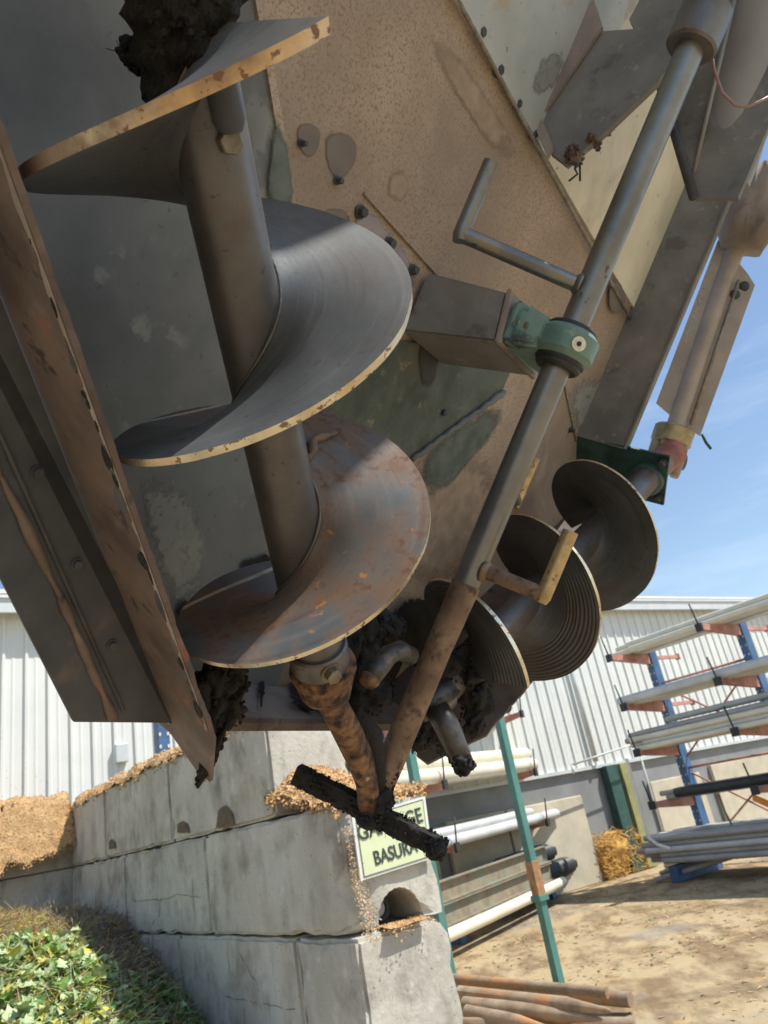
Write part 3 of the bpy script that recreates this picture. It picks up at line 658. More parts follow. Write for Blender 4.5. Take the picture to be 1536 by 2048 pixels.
# ------------------------------------------------------------------ racks
def rod(bm, p, q, r, seg=10, cap=True): tube(bm, [Vector(p), Vector(q)], r, seg, cap)
def rack(base, along, arm, levels, ztop, nposts, gap, label, foot=1.25):
    rk = empty('cantilever_rack', label, 'rack', base)
    base = Vector(base)
    for i in range(nposts):
        b = base+along*gap*i
        bm = bmesh.new(); box(bm, b+UP*ztop/2, along*.075, arm*.11, UP*ztop/2, .01); link('column', bm, M_blue, rk)
        bm = bmesh.new()
        for k in range(int(ztop/.16)):
            for sg_ in (-1, 1):
                box(bm, b+UP*(.2+k*.16)+along*.045*sg_+arm*.112, along*.010, arm*.004, UP*.016)
        link('punched_holes', bm, M_chalk, rk)
        bm = bmesh.new(); box(bm, b+arm*.6+UP*.13, along*.09, arm*foot*.5, UP*.13, .01); link('foot', bm, M_blue, rk)
        for z, L in levels:
            bm = bmesh.new(); a = b+arm*.11+UP*z; e = b+arm*L+UP*(z+.06)
            t = bmesh.new(); v = []
            for p, h in ((a, .10), (e, .045)):
                for sx in (-1, 1):
                    for sz in (-1, 1): v.append(t.verts.new(p+along*.045*sx+UP*h*sz))
            for q in ((0, 1, 3, 2), (4, 6, 7, 5), (0, 4, 5, 1), (2, 3, 7, 6), (0, 2, 6, 4), (1, 5, 7, 3)): t.faces.new([v[j] for j in q])
            merge(bm, t); ar = link('arm', bm, M_salm, rk)
            bm = bmesh.new(); box(bm, e+arm*.03, along*.06, arm*.03, UP*.07, .005); rod(bm, e+arm*.02, e+arm*.10+UP*.42, .014, 6); link('end_stop', bm, M_drk, ar)
        for z, L in levels[:2]:
            bm = bmesh.new(); box(bm, b-arm*(.11+.38)+UP*(z+.02), along*.03, arm*.38, UP*.035, .005); box(bm, b-arm*.89+UP*(z+.02), along*.05, arm*.02, UP*.06, .005); link('rear_arm', bm, M_salm, rk)
        if i < nposts-1:
            c = b+along*gap
            for z0 in (.45, 1.75, 3.35): bm = bmesh.new(); rod(bm, b+UP*z0, c+UP*z0, .025, 6); link('cross_member', bm, M_salm, rk)
            bm = bmesh.new()
            for z0, z1 in ((.4, 1.7), (1.7, .4), (1.9, 3.3), (3.3, 1.9)):
                rod(bm, b+UP*z0-arm*.05, c+UP*z1-arm*.05, .018, 6)
            link('brace', bm, M_salm, rk)
    return rk
ORD = ('first', 'second', 'third', 'fourth', 'fifth', 'sixth', 'seventh', 'eighth', 'ninth', 'tenth', 'eleventh', 'twelfth', 'thirteenth')
def pipes(p, d, L, r, n, rows, mat, label, lat, name='pipe', jit=.03, wavy=False, grp=None, slack=.4):
    """A bundle laid on a rack: every pipe is an object of its own."""
    p = Vector(p); k = 0; first = None
    for rr in range(rows):
        for i in range(n-rr % 2):
            o0 = lat*(2.04*r*(i+.5*(rr % 2)))+UP*(1.78*r*rr+r); s0 = random.uniform(0, slack)
            bm = bmesh.new(); a = p+o0+d*s0; e = p+o0+d*(L+random.uniform(-.2, .2))
            e += lat*random.uniform(-jit, jit)
            if wavy:
                N = int((e-a).length/.035); pts = [a.lerp(e, j/N) for j in range(N+1)]; tube(bm, pts, [r if j % 2 else r*.90 for j in range(N+1)], 16)
            else:
                tube(bm, [a, a.lerp(e, .5)-UP*.01, e], r, 12, False); tube(bm, [a+d*.0, a+d*.01], [r*.98, r*.82], 12, False); tube(bm, [a+d*.01, a+d*.3], r*.82, 12, False)
                tube(bm, [e-d*.3, e-d*.01, e], [r*.82, r*.82, r*.98], 12, False)
            lb = label
            if n*rows > 1:
                lb += (', '+('lowest', 'second', 'third', 'fourth', 'top')[min(rr, 4)]+' row' if rows > 1 else '')+', '+ORD[i]+' from the columns'
            tag(link(name, bm, random.choice(mat) if isinstance(mat, list) else mat, smooth=True, angle=40), lb, 'pipe', grp or (label+' bundle')); k += 1
# rack 2, on the right: columns stand in a row running towards the viewer along -D1; arms reach left
vU2 = -D1
R2 = Vector((4.55, 16.3, 0))
vA_ = Vector((4.70, 15.35, 0))
rack(vA_, -D1, -D2, [(3.85, 1.25), (2.92, 1.25), (2.10, 1.25), (1.20, 1.25)], 4.12, 2, 2.0, 'blue cantilever rack with salmon arms, loaded with grey pipes, right of the yard')
G2 = 'pipes on the right rack'
def lp(o, z, s=.6): return vA_+D1*s-D2*(o)+UP*z
pipes(lp(.15, 3.95, .3), -D1, 7, .055, 8, 2, [M_pvcl, M_pvcc, M_pvcc, M_pvcg], 'pipe on the top arms, right rack', -D2, grp=G2, slack=.7)
pipes(lp(.15, 3.02, .3), -D1, 7, .055, 5, 2, [M_pvcl, M_pvcc, M_pvcg], 'slim pipe on the second arms, right rack', -D2, grp=G2, slack=.6)
pipes(lp(1.15, 3.02, .25), -D1, 7, .085, 1, 1, M_pvcl, 'pale pipe lying at the tips of the second arms, right rack', -D2, grp=G2)
pipes(lp(.80, 3.00, .25), -D1, 7, .08, 2, 1, M_pvcc, 'cream pipe on the second arms, right rack', -D2, grp=G2)
pipes(lp(.10, 2.18, .35), -D1, 7, .048, 12, 4, [M_pvcg, M_pvcg, M_pvcl, M_pvcc], 'grey pipe of the third-arm bundle, right rack', -D2, grp=G2, slack=.5)
pipes(lp(.55, 2.58, -.3), -D1, 7, .05, 3, 1, M_pvcl, 'light pipe atop the big grey bundle', -D2, grp=G2)
pipes(lp(.55, 1.30, -.2), -D1, 7, .085, 3, 1, M_pvcb, 'black pipe on the lowest arms, right rack', -D2, grp=G2, slack=.1)
pipes(lp(.10, 1.28, .2), -D1, 7, .045, 8, 2, M_pvcg, 'thin grey pipe beside the black pipes', -D2, grp=G2)
pipes(lp(.0, .30, .7), -D1, 8, .050, 13, 5, [M_pvcg, M_pvcg, M_pvcg, M_pvcl], 'grey pipe of the bottom bundle, right rack', -D2, grp=G2, slack=.6)
for k in range(3):
    bm = bmesh.new(); a = g(1312+9*k, 1760-14*k, .05); tube(bm, [a, a+(-D1*3.2-D2*(-.5+.1*k)+UP*(.55))], .045, 12)
    tag(link('pipe', bm, M_pvcg, smooth=True, angle=40), ('nearest loose grey pipe leaning from the ground against the bottom bundle', 'middle loose grey pipe leaning against the bottom bundle', 'farthest loose grey pipe leaning against the bottom bundle')[k], 'pipe', 'loose leaning pipes')
bm = bmesh.new(); a, b, c = vA_-D2*1.42+UP*2.1+D1*.15, vA_-D2*1.42+UP*1.35+D1*.15, vA_-D2*1.42+UP*.75+D1*.15
tube(bm, [a, b, c, c+Vector((.1, -.1, -.12)), c+Vector((.25, -.25, -.2))], .03, 10)
tag(link('pipe', bm, M_pvcw, smooth=True, angle=50), 'white pipe with an elbow hanging upright at the rack arm tips', 'pipe')
bm = bmesh.new(); a = vA_-D2*.6-D1*.9+UP*1.25; tube(bm, [a, a-UP*.3+D2*.03, a-UP*.55+D2*.12], .018, 6)
tag(link('hose', bm, M_oli, smooth=True), 'short yellow-green hose dangling under the right rack', 'hose')
bm = bmesh.new(); a = vA_-D1*2.3-D2*.7+UP*.75; box(bm, a, D1*.35, D2*.25, UP*.22, .03)
tag(link('crate', bm, M_brw), 'dark brown crate between the levels of the right rack', 'crate')
bm = bmesh.new(); a = onpl(1525, 1603, a-D2*.3, D2); box(bm, a, (D1*.6+UP*.35).normalized()*.16, D2*.03, (UP*.6-D1*.3).normalized()*.05, .02)
tag(link('board', bm, M_org), 'bright orange board at the right edge of the photo', 'board')

# rack 1 (middle, behind the sign)
T1, T2 = Vector((1.93, 15.3, 0)), Vector((.15, 12.3, 0)); ad = (T1-T2).normalized(); ga = (T1-T2).length; AR = -D1
rack(T2-AR*1.5, ad, AR, [(3.22, 1.45), (2.12, 1.45), (1.22, 1.45)], 3.75, 2, ga, 'blue cantilever rack behind the teal post, loaded with cream and grey pipes')
G1 = 'pipes on the middle rack'
def lq(o, z, s): return T1-AR*(.05+o)+ad*s+UP*z
pipes(lq(.14, 2.22, .3), -ad, 6, .12, 5, 2, M_pvcc, 'fat cream pipe, middle rack', -AR, grp=G1, slack=.15)
pipes(lq(.10, 1.30, .75), -ad, 6, .085, 1, 1, M_pvcl, 'pale pipe at the arm tips of the middle rack', -AR, grp=G1, slack=.1)
pipes(lq(.36, 1.30, 1.0), -ad, 6, .075, 6, 2, [M_pvcg, M_pvcg, M_pvcl], 'grey pipe on the lower arms, middle rack', -AR, grp=G1, slack=.2)
pipes(lq(.25, 3.34, .0), -ad, 5, .14, 2, 1, M_pvcb, 'black pipe on the topmost arms, middle rack', -AR, grp=G1, slack=.2)
pipes(lq(.20, .27, 1.55), -ad, 3.4, .17, 2, 2, M_corr, 'black corrugated drain pipe, middle rack', -AR, grp=G1, wavy=True, slack=.05)
for k, z in enumerate((.50, .79)):
    bm = bmesh.new(); a = lq(.0, z, -.35); e = lq(.0, z, -.35)-ad*6
    for dz in (-.13, .13): box(bm, (a+e)/2+UP*dz+AR*.04, (a-e)/2, AR*.05, UP*.010)
    box(bm, (a+e)/2, (a-e)/2, AR*.008, UP*.13)
    tag(link('steel_channel', bm, M_ybeam), ('lower greenish steel channel on the front of the middle rack', 'upper rusty steel channel on the front of the middle rack')[k], 'steel beam')
pipes(lq(-.22, .22, -.25), -ad, 6, .085, 1, 1, M_pvcc, 'cream pipe lying in front under the steel channels', -AR, grp=G1, slack=.05)
# straw bale
bm = bmesh.new(); sc_ = onz_ = g(1228, 1752, 0); blob(bm, sc_+UP*.42, (.62, .42, .40), 3, 4, .2, 2, ax=(D2, D1, UP))
for k in range(3800):
    p = sc_+UP*.42+D2*random.uniform(-.62, .62)+D1*random.uniform(-.45, .3)+UP*random.uniform(-.42, .42)
    d = Vector((random.gauss(0, 1), random.gauss(0, 1), random.gauss(0, .9))).normalized()*random.uniform(.05, .14); e = d.orthogonal().normalized()*.006
    bm.faces.new([bm.verts.new(p+q) for q in (-d-e, d-e, d+e, -d+e)])
tag(link('straw_bale', bm, M_straw, base=sc_), 'crumbling golden straw bale between the two pipe racks', 'straw bale')
# far left: a rack column near the warehouse, small electric box on the siding
r0 = empty('rack_column', 'blue rack column with a salmon arm seen under the left mixer edge', 'rack', (-3.5, 10.25, 0))
b0 = Vector((-3.5, 10.25, 0)); bm = bmesh.new(); box(bm, b0+UP*1.85, D2*.08, D1*.09, UP*1.85, .01); link('column', bm, M_blue, r0)
bm = bmesh.new()
for k in range(22):
    for sg_ in (-1, 1): box(bm, b0+UP*(.2+k*.16)-D1*.092+D2*.055*sg_, D2*.014, D1*.004, UP*.022)
link('punched_holes', bm, M_chalk, r0)
bm = bmesh.new(); box(bm, b0+D2*.6+UP*3.62-D1*.1, D2*.55, D1*.04, UP*.06, .01); rod(bm, b0+D2*.1+UP*3.45, b0+D2*.9+UP*3.0, .03, 8); rod(bm, b0+D2*.9+UP*3.0, b0+D2*1.1+UP*3.5, .03, 8); link('arm', bm, M_salm, r0)
bm = bmesh.new(); box(bm, wp(1.63, 3.40, .06), WD*.09, WN*.05, UP*.13, .01)
tag(link('electric_box', bm, M_gut), 'small grey box mounted on the white siding above the block wall', 'electric box')

# ================================================================== THE MIXER
HI = .34                                    # inner floor height above the auger plane
hop = empty('mixer_hopper', 'underside of a big rusty steel soil mixer hopper hanging over the yard', 'machine', mc(-1.0, 0, HI))
def plate(name, pts, h, th, mat, par=hop, up=1, bev=0):
    bm = bmesh.new(); prism(bm, [mc(U, W, h) for U, W in pts], vN*th*up)
    return link(name, bm, mat, par)
def sU(s1, s2): return ((s1+s2)/math.sqrt(2), (s1-s2)/math.sqrt(2))
# trough floors
plate('trough_plate', [sU(-3.0, .27), sU(-.40, .27), (-.15, -.42), (-.15, 0), sU(-.45, -.45), sU(-3.0, -.46)], HI, .008, M_gry)
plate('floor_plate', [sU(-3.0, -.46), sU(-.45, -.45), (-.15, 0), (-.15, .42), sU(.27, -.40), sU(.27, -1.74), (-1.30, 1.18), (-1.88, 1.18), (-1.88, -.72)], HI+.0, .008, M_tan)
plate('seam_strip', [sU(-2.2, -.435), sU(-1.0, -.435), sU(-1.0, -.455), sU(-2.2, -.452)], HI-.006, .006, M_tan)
plate('upper_plate', [(-1.865, -1.6), (-1.865, 1.18), (-4.2, 1.18), (-4.2, -3.0)], HI-.012, .008, M_crm)
plate('patch_plate', [(-1.86, -.55), (-1.86, .145), (-2.02, .16), (-2.75, .42), (-2.75, -1.2)], HI-.018, .005, M_plb)
# green wedge plate of the middle, with its bright folded lip
w0, w1, w2 = pxh(700, 690, HI-.012), pxh(820, 918, HI-.012), pxh(1004, 783, HI-.012)
plate('wedge_plate', [pxh(x, y, HI-.012) for x, y in ((560, 720), (700, 668), (860, 690), (1040, 700), (1004, 783), (820, 918), (760, 960), (640, 920), (540, 800))], HI-.012, .010, M_gpt)
bm = bmesh.new(); a, b = mc(*w1, HI-.02), mc(*w2, HI-.02); tube(bm, [a.lerp(b, k/24)+Vector((0, 0, .003*math.sin(k*2.1))) for k in range(25)], .009, 8, wob=.004); link('folded_lip', bm, M_gry, hop, True)
def spatch(name, pxs, h, mat, par=None):
    bm = bmesh.new(); edgefan(bm, [mc(U, W, h) for U, W in chaikin([pxh(x, y, h) for x, y in pxs], 2)]); return link(name, bm, mat, par or hop)
def patch(name, pxs, h, mat, amp=.006, seed=1, step=.012):
    pts = ragged(chaikin([pxh(x, y, h) for x, y in pxs]), amp, step, seed); return plate(name, pts, h, .0012, mat)
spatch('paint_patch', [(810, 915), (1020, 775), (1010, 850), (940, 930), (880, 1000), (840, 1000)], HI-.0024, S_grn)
spatch('paint_patch', [(546, 235), (562, 235), (590, 330), (592, 430), (530, 430), (535, 330)], HI-.007, S_grn)
spatch('paint_patch', [(1120, 755), (1225, 740), (1245, 800), (1215, 870), (1140, 890)], HI-.0022, S_pale)
spatch('paint_patch', [(700, 395), (745, 410), (790, 470), (830, 520), (850, 590), (790, 590), (740, 520), (690, 460)], HI-.0022, S_lil)
spatch('dark_patch', [(594, 244), (628, 240), (648, 262), (640, 302), (618, 324), (598, 304), (590, 270)], HI-.0022, S_wet)
spatch('dark_patch', [(645, 262), (692, 256), (722, 285), (716, 328), (690, 364), (662, 360), (646, 320)], HI-.0022, S_wet)
spatch('dark_patch', [(640, 415), (690, 412), (712, 440), (690, 475), (630, 465)], HI-.0022, S_wet)
spatch('dark_patch', [(775, 345), (808, 330), (826, 370), (805, 412), (772, 400)], HI-.0022, S_wet2)
spatch('dark_patch', [(1215, 560), (1242, 555), (1256, 600), (1242, 635), (1216, 628)], HI-.0135, S_wet)
spatch('dark_patch', [(800, 940), (900, 880), (1000, 900), (1020, 1050), (930, 1180), (800, 1200), (760, 1050)], HI-.0022, S_wet2)
spatch('dark_patch', [(880, 60), (960, 160), (1060, 330), (1000, 330), (900, 180), (840, 60)], HI-.0022, S_wet2)
spatch('paint_patch', [(260, 930), (350, 925), (400, 1000), (430, 1130), (400, 1230), (340, 1230), (290, 1080)], HI-.0022, S_pale)
spatch('dark_patch', [(835, 640), (880, 640), (880, 780), (835, 790)], HI-.0145, S_blk)  # soft black patch on the plate at the root of the bracket beam
spatch('paint_patch', [(1080, 100), (1140, 90), (1120, 180), (1050, 210)], HI-.0195, S_pale)
# welded rod and seam lines
bm = bmesh.new(); a, b = [mc(*pxh(x, y, HI-.004), HI-.004) for x, y in ((728, 386), (880, 556))]; tube(bm, [a, b], .004, 8); link('welded_rod', bm, M_tan, hop, True)
bm = bmesh.new(); a, b = [mc(*pxh(x, y, HI-.016), HI-.016) for x, y in ((905, -20), (1262, 640))]; tube(bm, [a, b], .006, 8, wob=.003); link('weld_seam', bm, M_weld, hop, True)
bm = bmesh.new(); a, b = [mc(*pxh(x, y, HI-.003), HI-.003) for x, y in ((1128, 765), (1152, 882))]; tube(bm, [a, b], .004, 8); link('weld_seam', bm, M_weld, hop, True)
for x, y, r_ in ((968, 64, .012), (1003, 140, .013), (1040, 207, .011), (1072, 268, .011), (730, 425, .012), (787, 488, .012), (834, 541, .011), (890, 826, .010), (684, 362, .007), (612, 287, .006), (1148, 862, .008)):
    U, W = pxh(x, y, HI-.02); bm = bmesh.new(); hexbolt(bm, mc(U, W, HI-.004), -vN, r_, .018); link('bolt_head', bm, M_dkb, hop)
# outer walls of the two troughs, hanging down from the floor beside the augers
def wallp(s, h, side): return ms(s, .27, h) if side < 0 else ms(.27, s, h)
for side in (-1, 1):
    far = -3.0 if side < 0 else -1.74
    out = [(far, -.035)]; s = far
    while s < -.56:
        s += .012; n_ = noise.noise(Vector((s*14, side, 0)))+.8*noise.noise(Vector((s*50, side, 3)))
        out.append((s, -.035+.0065*n_))
    out += [(-.46, .005), (-.362, .045), (-.365, .09), (-.44, .15), (-.44, HI), (far, HI)]
    bm = bmesh.new(); prism(bm, [wallp(a, b, side) for a, b in out], (vA2 if side < 0 else vA1)*.009); link('side_wall', bm, M_brw, hop)
    # folded flange outside the wall at h=.12, with a rusty lip bar and bolts
    L = far; q = lambda s, gg: (sU(s, gg) if side < 0 else sU(gg, s))
    e0, e1 = ((-.15-(-.0), -.765), (-.15, -.50)) if side < 0 else ((-.15, .70), (-.15, .50))
    wd_ = .434 if side < 0 else .39
    c = [q(L, .279), q(-.49, .279), e1, e0, q(L, wd_)]
    bm = bmesh.new(); prism(bm, [mc(U, W, .12) for U, W in c], vN*.008); link('flange', bm, M_dkb, hop)
    bm = bmesh.new(); ps = [mc(*q(s, .372+.002*math.sin(s*9)), .118+.004*noise.noise(Vector((s*12, 0, 0)))) for s in np.linspace(L, -.60, 160)]; tube(bm, ps, [.0075+.0022*noise.noise(Vector((i_*.31, 5, 0))) for i_ in range(160)], 8, wob=.006); link('flange_lip', bm, M_brw, hop, True)
    bm = bmesh.new(); ps = [mc(*q(s, .352), .117) for s in np.linspace(L, -.60, 3)]; tube(bm, ps, .004, 6); link('flange_bead', bm, M_dkb, hop, True)
    for s in ((-1.55, -1.33, -1.101, -.926, -.744) if side < 0 else (-1.4, -1.1, -.8)):
        bm = bmesh.new(); hexbolt(bm, mc(*q(s, .325), .119), -vN, .008, .008, True, s); link('bolt_head', bm, M_dkb, hop)
# end plate across the bottom
bm = bmesh.new(); prism(bm, [mc(-.15, -.54, .128), mc(-.15, .54, .128), mc(-.15, .54, .35), mc(-.15, -.54, .35)], vU*.008); link('end_plate', bm, M_mve, hop)
bm = bmesh.new(); prism(bm, [mc(-.152, -.50, .120), mc(-.152, .50, .120), mc(-.16, .50, .128), mc(-.16, -.50, .128)], vU*.02); link('end_lip', bm, M_brw, hop)
# torn paint flakes along the lower edge of the wall (left trough)
for k, (s_, L, Wd) in enumerate(((-1.17, .05, .016), (-1.10, .05, .024), (-1.02, .03, .016), (-.985, .04, .022), (-.91, .07, .016), (-.80, .03, .012), (-.765, .035, .014), (-.735, .05, .012), (-.69, .04, .010), (-.66, .05, .010), (-1.3, .03, .012), (-.62, .03, .012), (-1.24, .02, .01), (-.87, .03, .01))+tuple((-.6-.85*random.random(), random.uniform(.01, .035), random.uniform(.005, .014)) for _ in range(22))):
    pts = ragged(chaikin([(s_, -.028), (s_+L*.5, -.031), (s_+L, -.027), (s_+L*.8, -.03+Wd*.8), (s_+L*.45, -.03+Wd), (s_+L*.1, -.03+Wd*.55)], 1), .004, .004, k)
    bm = bmesh.new(); tl = .012 if k % 4 == 1 else .003; prism(bm, [ms(a, .2806+(b+.03)*tl*10, b) for a, b in pts], vA2*.0015); link('paint_flake', bm, (M_mud, M_dkb, M_brw)[k % 3], hop)
es = [(-3.0, -.033)]; x_ = -3.0
top = []
while x_ < -.58: x_ += .008; top.append((x_, -.024+.006*noise.noise(Vector((x_*20, 3, 0)))+.004*noise.noise(Vector((x_*70, 3, 0)))))
bm = bmesh.new(); prism(bm, [ms(a, .2795, b) for a, b in [(-3.0, -.032)]+top+[(-.58, -.032)]], vA2*.0015); link('torn_edge', bm, M_mve, hop)
# upright side of the hopper behind the drive shaft
bm = bmesh.new(); prism(bm, [mc(-1.30, 1.17, .135), mc(-3.9, 1.17, .135), mc(-3.9, 1.17, HI), mc(-1.30, 1.17, HI)], vW*.01); link('hopper_side', bm, M_grs, hop)
bm = bmesh.new(); prism(bm, [mc(-1.30, 1.16, .128), mc(-3.9, 1.16, .128), mc(-3.9, 1.19, .128), mc(-1.30, 1.19, .128)], vN*.008); link('side_flange', bm, M_grs, hop)
# bracket beam that carries the middle bearing
bm = bmesh.new(); prism(bm, [mc(-1.31, -.11, .070), mc(-1.185, -.11, .045), mc(-1.160, -.11, HI-.013), mc(-1.33, -.11, HI-.013)], vW*.22)
bmesh.ops.bevel(bm, geom=[e for e in bm.edges], offset=.006, segments=2, affect='EDGES'); br = link('bracket_beam', bm, M_grs, hop, True, angle=30)
bm = bmesh.new(); prism(bm, [mc(-1.318, -.118, .058), mc(-1.180, -.118, .032), mc(-1.180, .118, .032), mc(-1.318, .118, .058)], vN*.012)
bmesh.ops.bevel(bm, geom=[e for e in bm.edges], offset=.003, segments=2, affect='EDGES'); link('end_plate', bm, M_mve, br)
# upper bracket round the shaft
WB = .10
pl = [pxw(x, y, WB) for x, y in ((1192, 10), (1072, 235), (1100, 305), (1132, 330), (1160, 305), (1205, 268), (1312, 166), (1395, 60), (1500, -80), (1330, -120), (1275, 8), (1258, 38), (1268, 58), (1205, 62))]
bm = bmesh.new(); prism(bm, [mc(U, WB, h) for U, h in pl], vW*.02); link('upper_bracket', bm, M_grs, hop)
pl = [pxw(x, y, WB) for x, y in ((1190, 5), (1066, 240), (1098, 322), (1110, 300), (1085, 240), (1208, 60))]
bm = bmesh.new(); prism(bm, [mc(U, WB-.004, h) for U, h in pl], -vW*.012); link('bracket_flange', bm, M_mve, hop)
pl = [pxw(x, y, .32) for x, y in ((1312, 150), (1388, 395), (1476, 394), (1560, 200), (1560, -80), (1380, -80))]
bm = bmesh.new(); prism(bm, [mc(U, .32, h) for U, h in pl], vW*.02); link('gusset_plate', bm, M_grs, hop)
bm = bmesh.new(); a, b = mc(*pxw(1318, 160, .30)[:1], .30, pxw(1318, 160, .30)[1]), mc(*pxw(1388, 395, .30)[:1], .30, pxw(1388, 395, .30)[1]); tube(bm, [a, b], .014, 8); link('gusset_rib', bm, M_dkb, hop, True)

# ------------------------------------------------------------------ augers
def fr(a):
    z = np.array([0, 0, -1.]); n = z-a*(z@a); n /= np.linalg.norm(n); return n, np.cross(a, n)
def helixparams(px_, py_, dep, adir, pitch, tp_, hand, ph):
    C = np.array([(px_-768)/FPX*dep, (py_-1024)/FPX*dep, dep]); a = np.array(adir); a = a/np.linalg.norm(a); n, m = fr(a)
    return dict(C=Vector(CAM+MM@C), a=Vector(MM@a), n=Vector(MM@n), m=Vector(MM@m), p=pitch, t0=tp_, h=hand, ph=ph)
AUG1 = helixparams(435.43, 344.06, 1.0189, (.1230, 1, .6886), .3914, .2769, 1, 0)
b_ = np.array([-.69, .69, 0])+(-.1426)*np.array([.7, .7, 0])+(-.7027)*np.array([0, 0, 1.])
AUG2 = helixparams(1285.288, 965.5605, 2.8505, b_, .3874, -.4792, -1, 3.1106)
def hp(A, t, r, dz=0):
    th = 2*math.pi*t*A['h']+A['ph']; return A['C']+A['a']*((t-A['t0'])*A['p']+dz)+(A['n']*math.cos(th)+A['m']*math.sin(th))*r
def axp(A, t): return A['C']+A['a']*((t-A['t0'])*A['p'])
def flight(name, A, t0, t1, ri, ro, th0, th1, mats, par, nr=26, per=120, ridge=None, endcut=None):
    bm = bmesh.new(); N = int((t1-t0)*per); rows = []; PL = bm.verts.layers.float_vector.new('pol')
    for i in range(N+1):
        t = t0+(t1-t0)*i/N; k = i/N; th = th0+(th1-th0)*k; top = []; bot = []
        rr = ro*(1+.006*noise.noise(Vector((t*3, 0, 1))))-.0022*max(0, noise.noise(Vector((t*22, 2, 1))))
        for j in range(nr+1):
            r = ri+(rr-ri)*j/nr; fil = .020*math.exp(-(r-ri)/.016)     # weld fillet at the shaft
            bend = .004*noise.noise(Vector((t*2, r*6, 0)))
            rd = 0
            if ridge:
                f_ = min(1, max(0, (t-ridge[0])/.04))*min(1, max(0, (r-ridge[1])/.02)); rd = f_*.0030*(.5+.5*math.sin(2*math.pi*(r/ridge[2]+.35*noise.noise(Vector((t*9, r*20, 0))))))
            top.append(bm.verts.new(hp(A, t, r, -th/2-fil+bend-rd))); bot.append(bm.verts.new(hp(A, t, r, th/2+fil+bend+rd)))
            top[-1][PL] = Vector((t*.9, r, 0)); bot[-1][PL] = Vector((t*.9, r, .5))
        rows.append((top, bot))
    for (T, B), (T2_, B2) in zip(rows, rows[1:]):
        for j in range(nr):
            bm.faces.new((T[j], T[j+1], T2_[j+1], T2_[j])); bm.faces.new((B[j], B2[j], B2[j+1], B[j+1]))
        f = bm.faces.new((T[nr], B[nr], B2[nr], T2_[nr])); f.material_index = 1
        bm.faces.new((T[0], T2_[0], B2[0], B[0]))
    for T, B in (rows[0], rows[-1]):
        for j in range(nr): bm.faces.new((T[j], T[j+1], B[j+1], B[j])).material_index = 1
    return link(name, bm, mats, par, smooth=True, angle=38)
RS = .0515
au1 = empty('auger', 'large near screw auger with rusty lower flight and bright worn rim', 'auger', axp(AUG1, 1.0), 'steel screw augers of the mixer')
flight('flight', AUG1, -.122, 1.30, RS-.004, .250, .016, .011, [M_fl, M_rim], au1, per=110)
flight('flight', AUG1, 1.30, 2.52, RS-.004, .250, .011, .0075, [M_flr, M_rim], au1, per=110)
bm = bmesh.new(); tube(bm, [axp(AUG1, t) for t in np.linspace(.02, 2.85, 24)], RS, 48); link('shaft', bm, M_shf, au1, smooth=True, angle=40)
bm = bmesh.new(); off = (AUG1['n']*.2-AUG1['m']*.0)*.0
tube(bm, [axp(AUG1, t) for t in (-1.6, .1)], .036, 32); link('inner_stub', bm, M_dkb, au1, smooth=True, angle=40)
pc = at(452, 205, .93); d_ = (AUG1['a']); bm = bmesh.new()
tube(bm, [pc-d_*.05, pc-d_*.02, pc+d_*.02, pc+d_*.034], [.019, .0215, .021, .014], 24); link('coupling_stub', bm, M_dkb, au1, smooth=True, angle=60)
q = at(455, 283, .958); ax_near = (q-axp(AUG1, .0)); ax_near -= AUG1['a']*ax_near.dot(AUG1['a']); ax_near.normalize()
tpos = (q-AUG1['C']).dot(AUG1['a'])/AUG1['p']+AUG1['t0']
bm = bmesh.new(); hexbolt(bm, axp(AUG1, tpos)+ax_near*(RS-.002), ax_near, .0165, .018, False, .3); link('through_bolt', bm, M_bolt, au1)
# weld bead across the rusty flight
bm = bmesh.new(); pts = [onpl(x, y, hp(AUG1, 1.60, .12), AUG1['a']) for x, y in ((622, 938), (650, 915), (675, 880), (702, 858))]
tt = np.linspace(.07, .185, 9); pts = [hp(AUG1, 1.575+.01*math.sin(i), r, -.010) for i, r in enumerate(tt)]
tube(bm, [p+Vector((random.uniform(-.002, .002),)*3) for p in pts], [.008+.002*math.sin(i*2.3) for i in range(9)], 10, wob=.004); link('weld_bead', bm, M_rst, au1, smooth=True)
bm = bmesh.new(); tube(bm, [hp(AUG1, t, RS+.004, -.020) for t in np.linspace(-.1, 2.5, 420)], [.0030+.0008*noise.noise(Vector((i*.7, 0, 0))) for i in range(420)], 6, wob=.002); link('weld_bead', bm, M_shf, au1, smooth=True)
# lower coupling: polished collar, bolt, rust-covered boss
bm = bmesh.new(); ring(bm, axp(AUG1, 2.625), AUG1['a'], .02, .062, .055, 48, .004); link('collar', bm, M_shf, au1, smooth=True, angle=40)
q = at(652, 1306, 1.47); dn = q-axp(AUG1, 2.625); dn -= AUG1['a']*dn.dot(AUG1['a']); dn.normalize()
bm = bmesh.new(); hexbolt(bm, axp(AUG1, 2.625)+dn*.060, dn, .0165, .020, True, .2); link('collar_bolt', bm, M_bolt, au1)
bm = bmesh.new(); tube(bm, [axp(AUG1, t) for t in (2.69, 2.72, 2.84, 2.93, 2.97)], [.066, .068, .062, .048, .03], 40, wob=.016, seed=4); link('boss', bm, M_orr, au1, smooth=True)

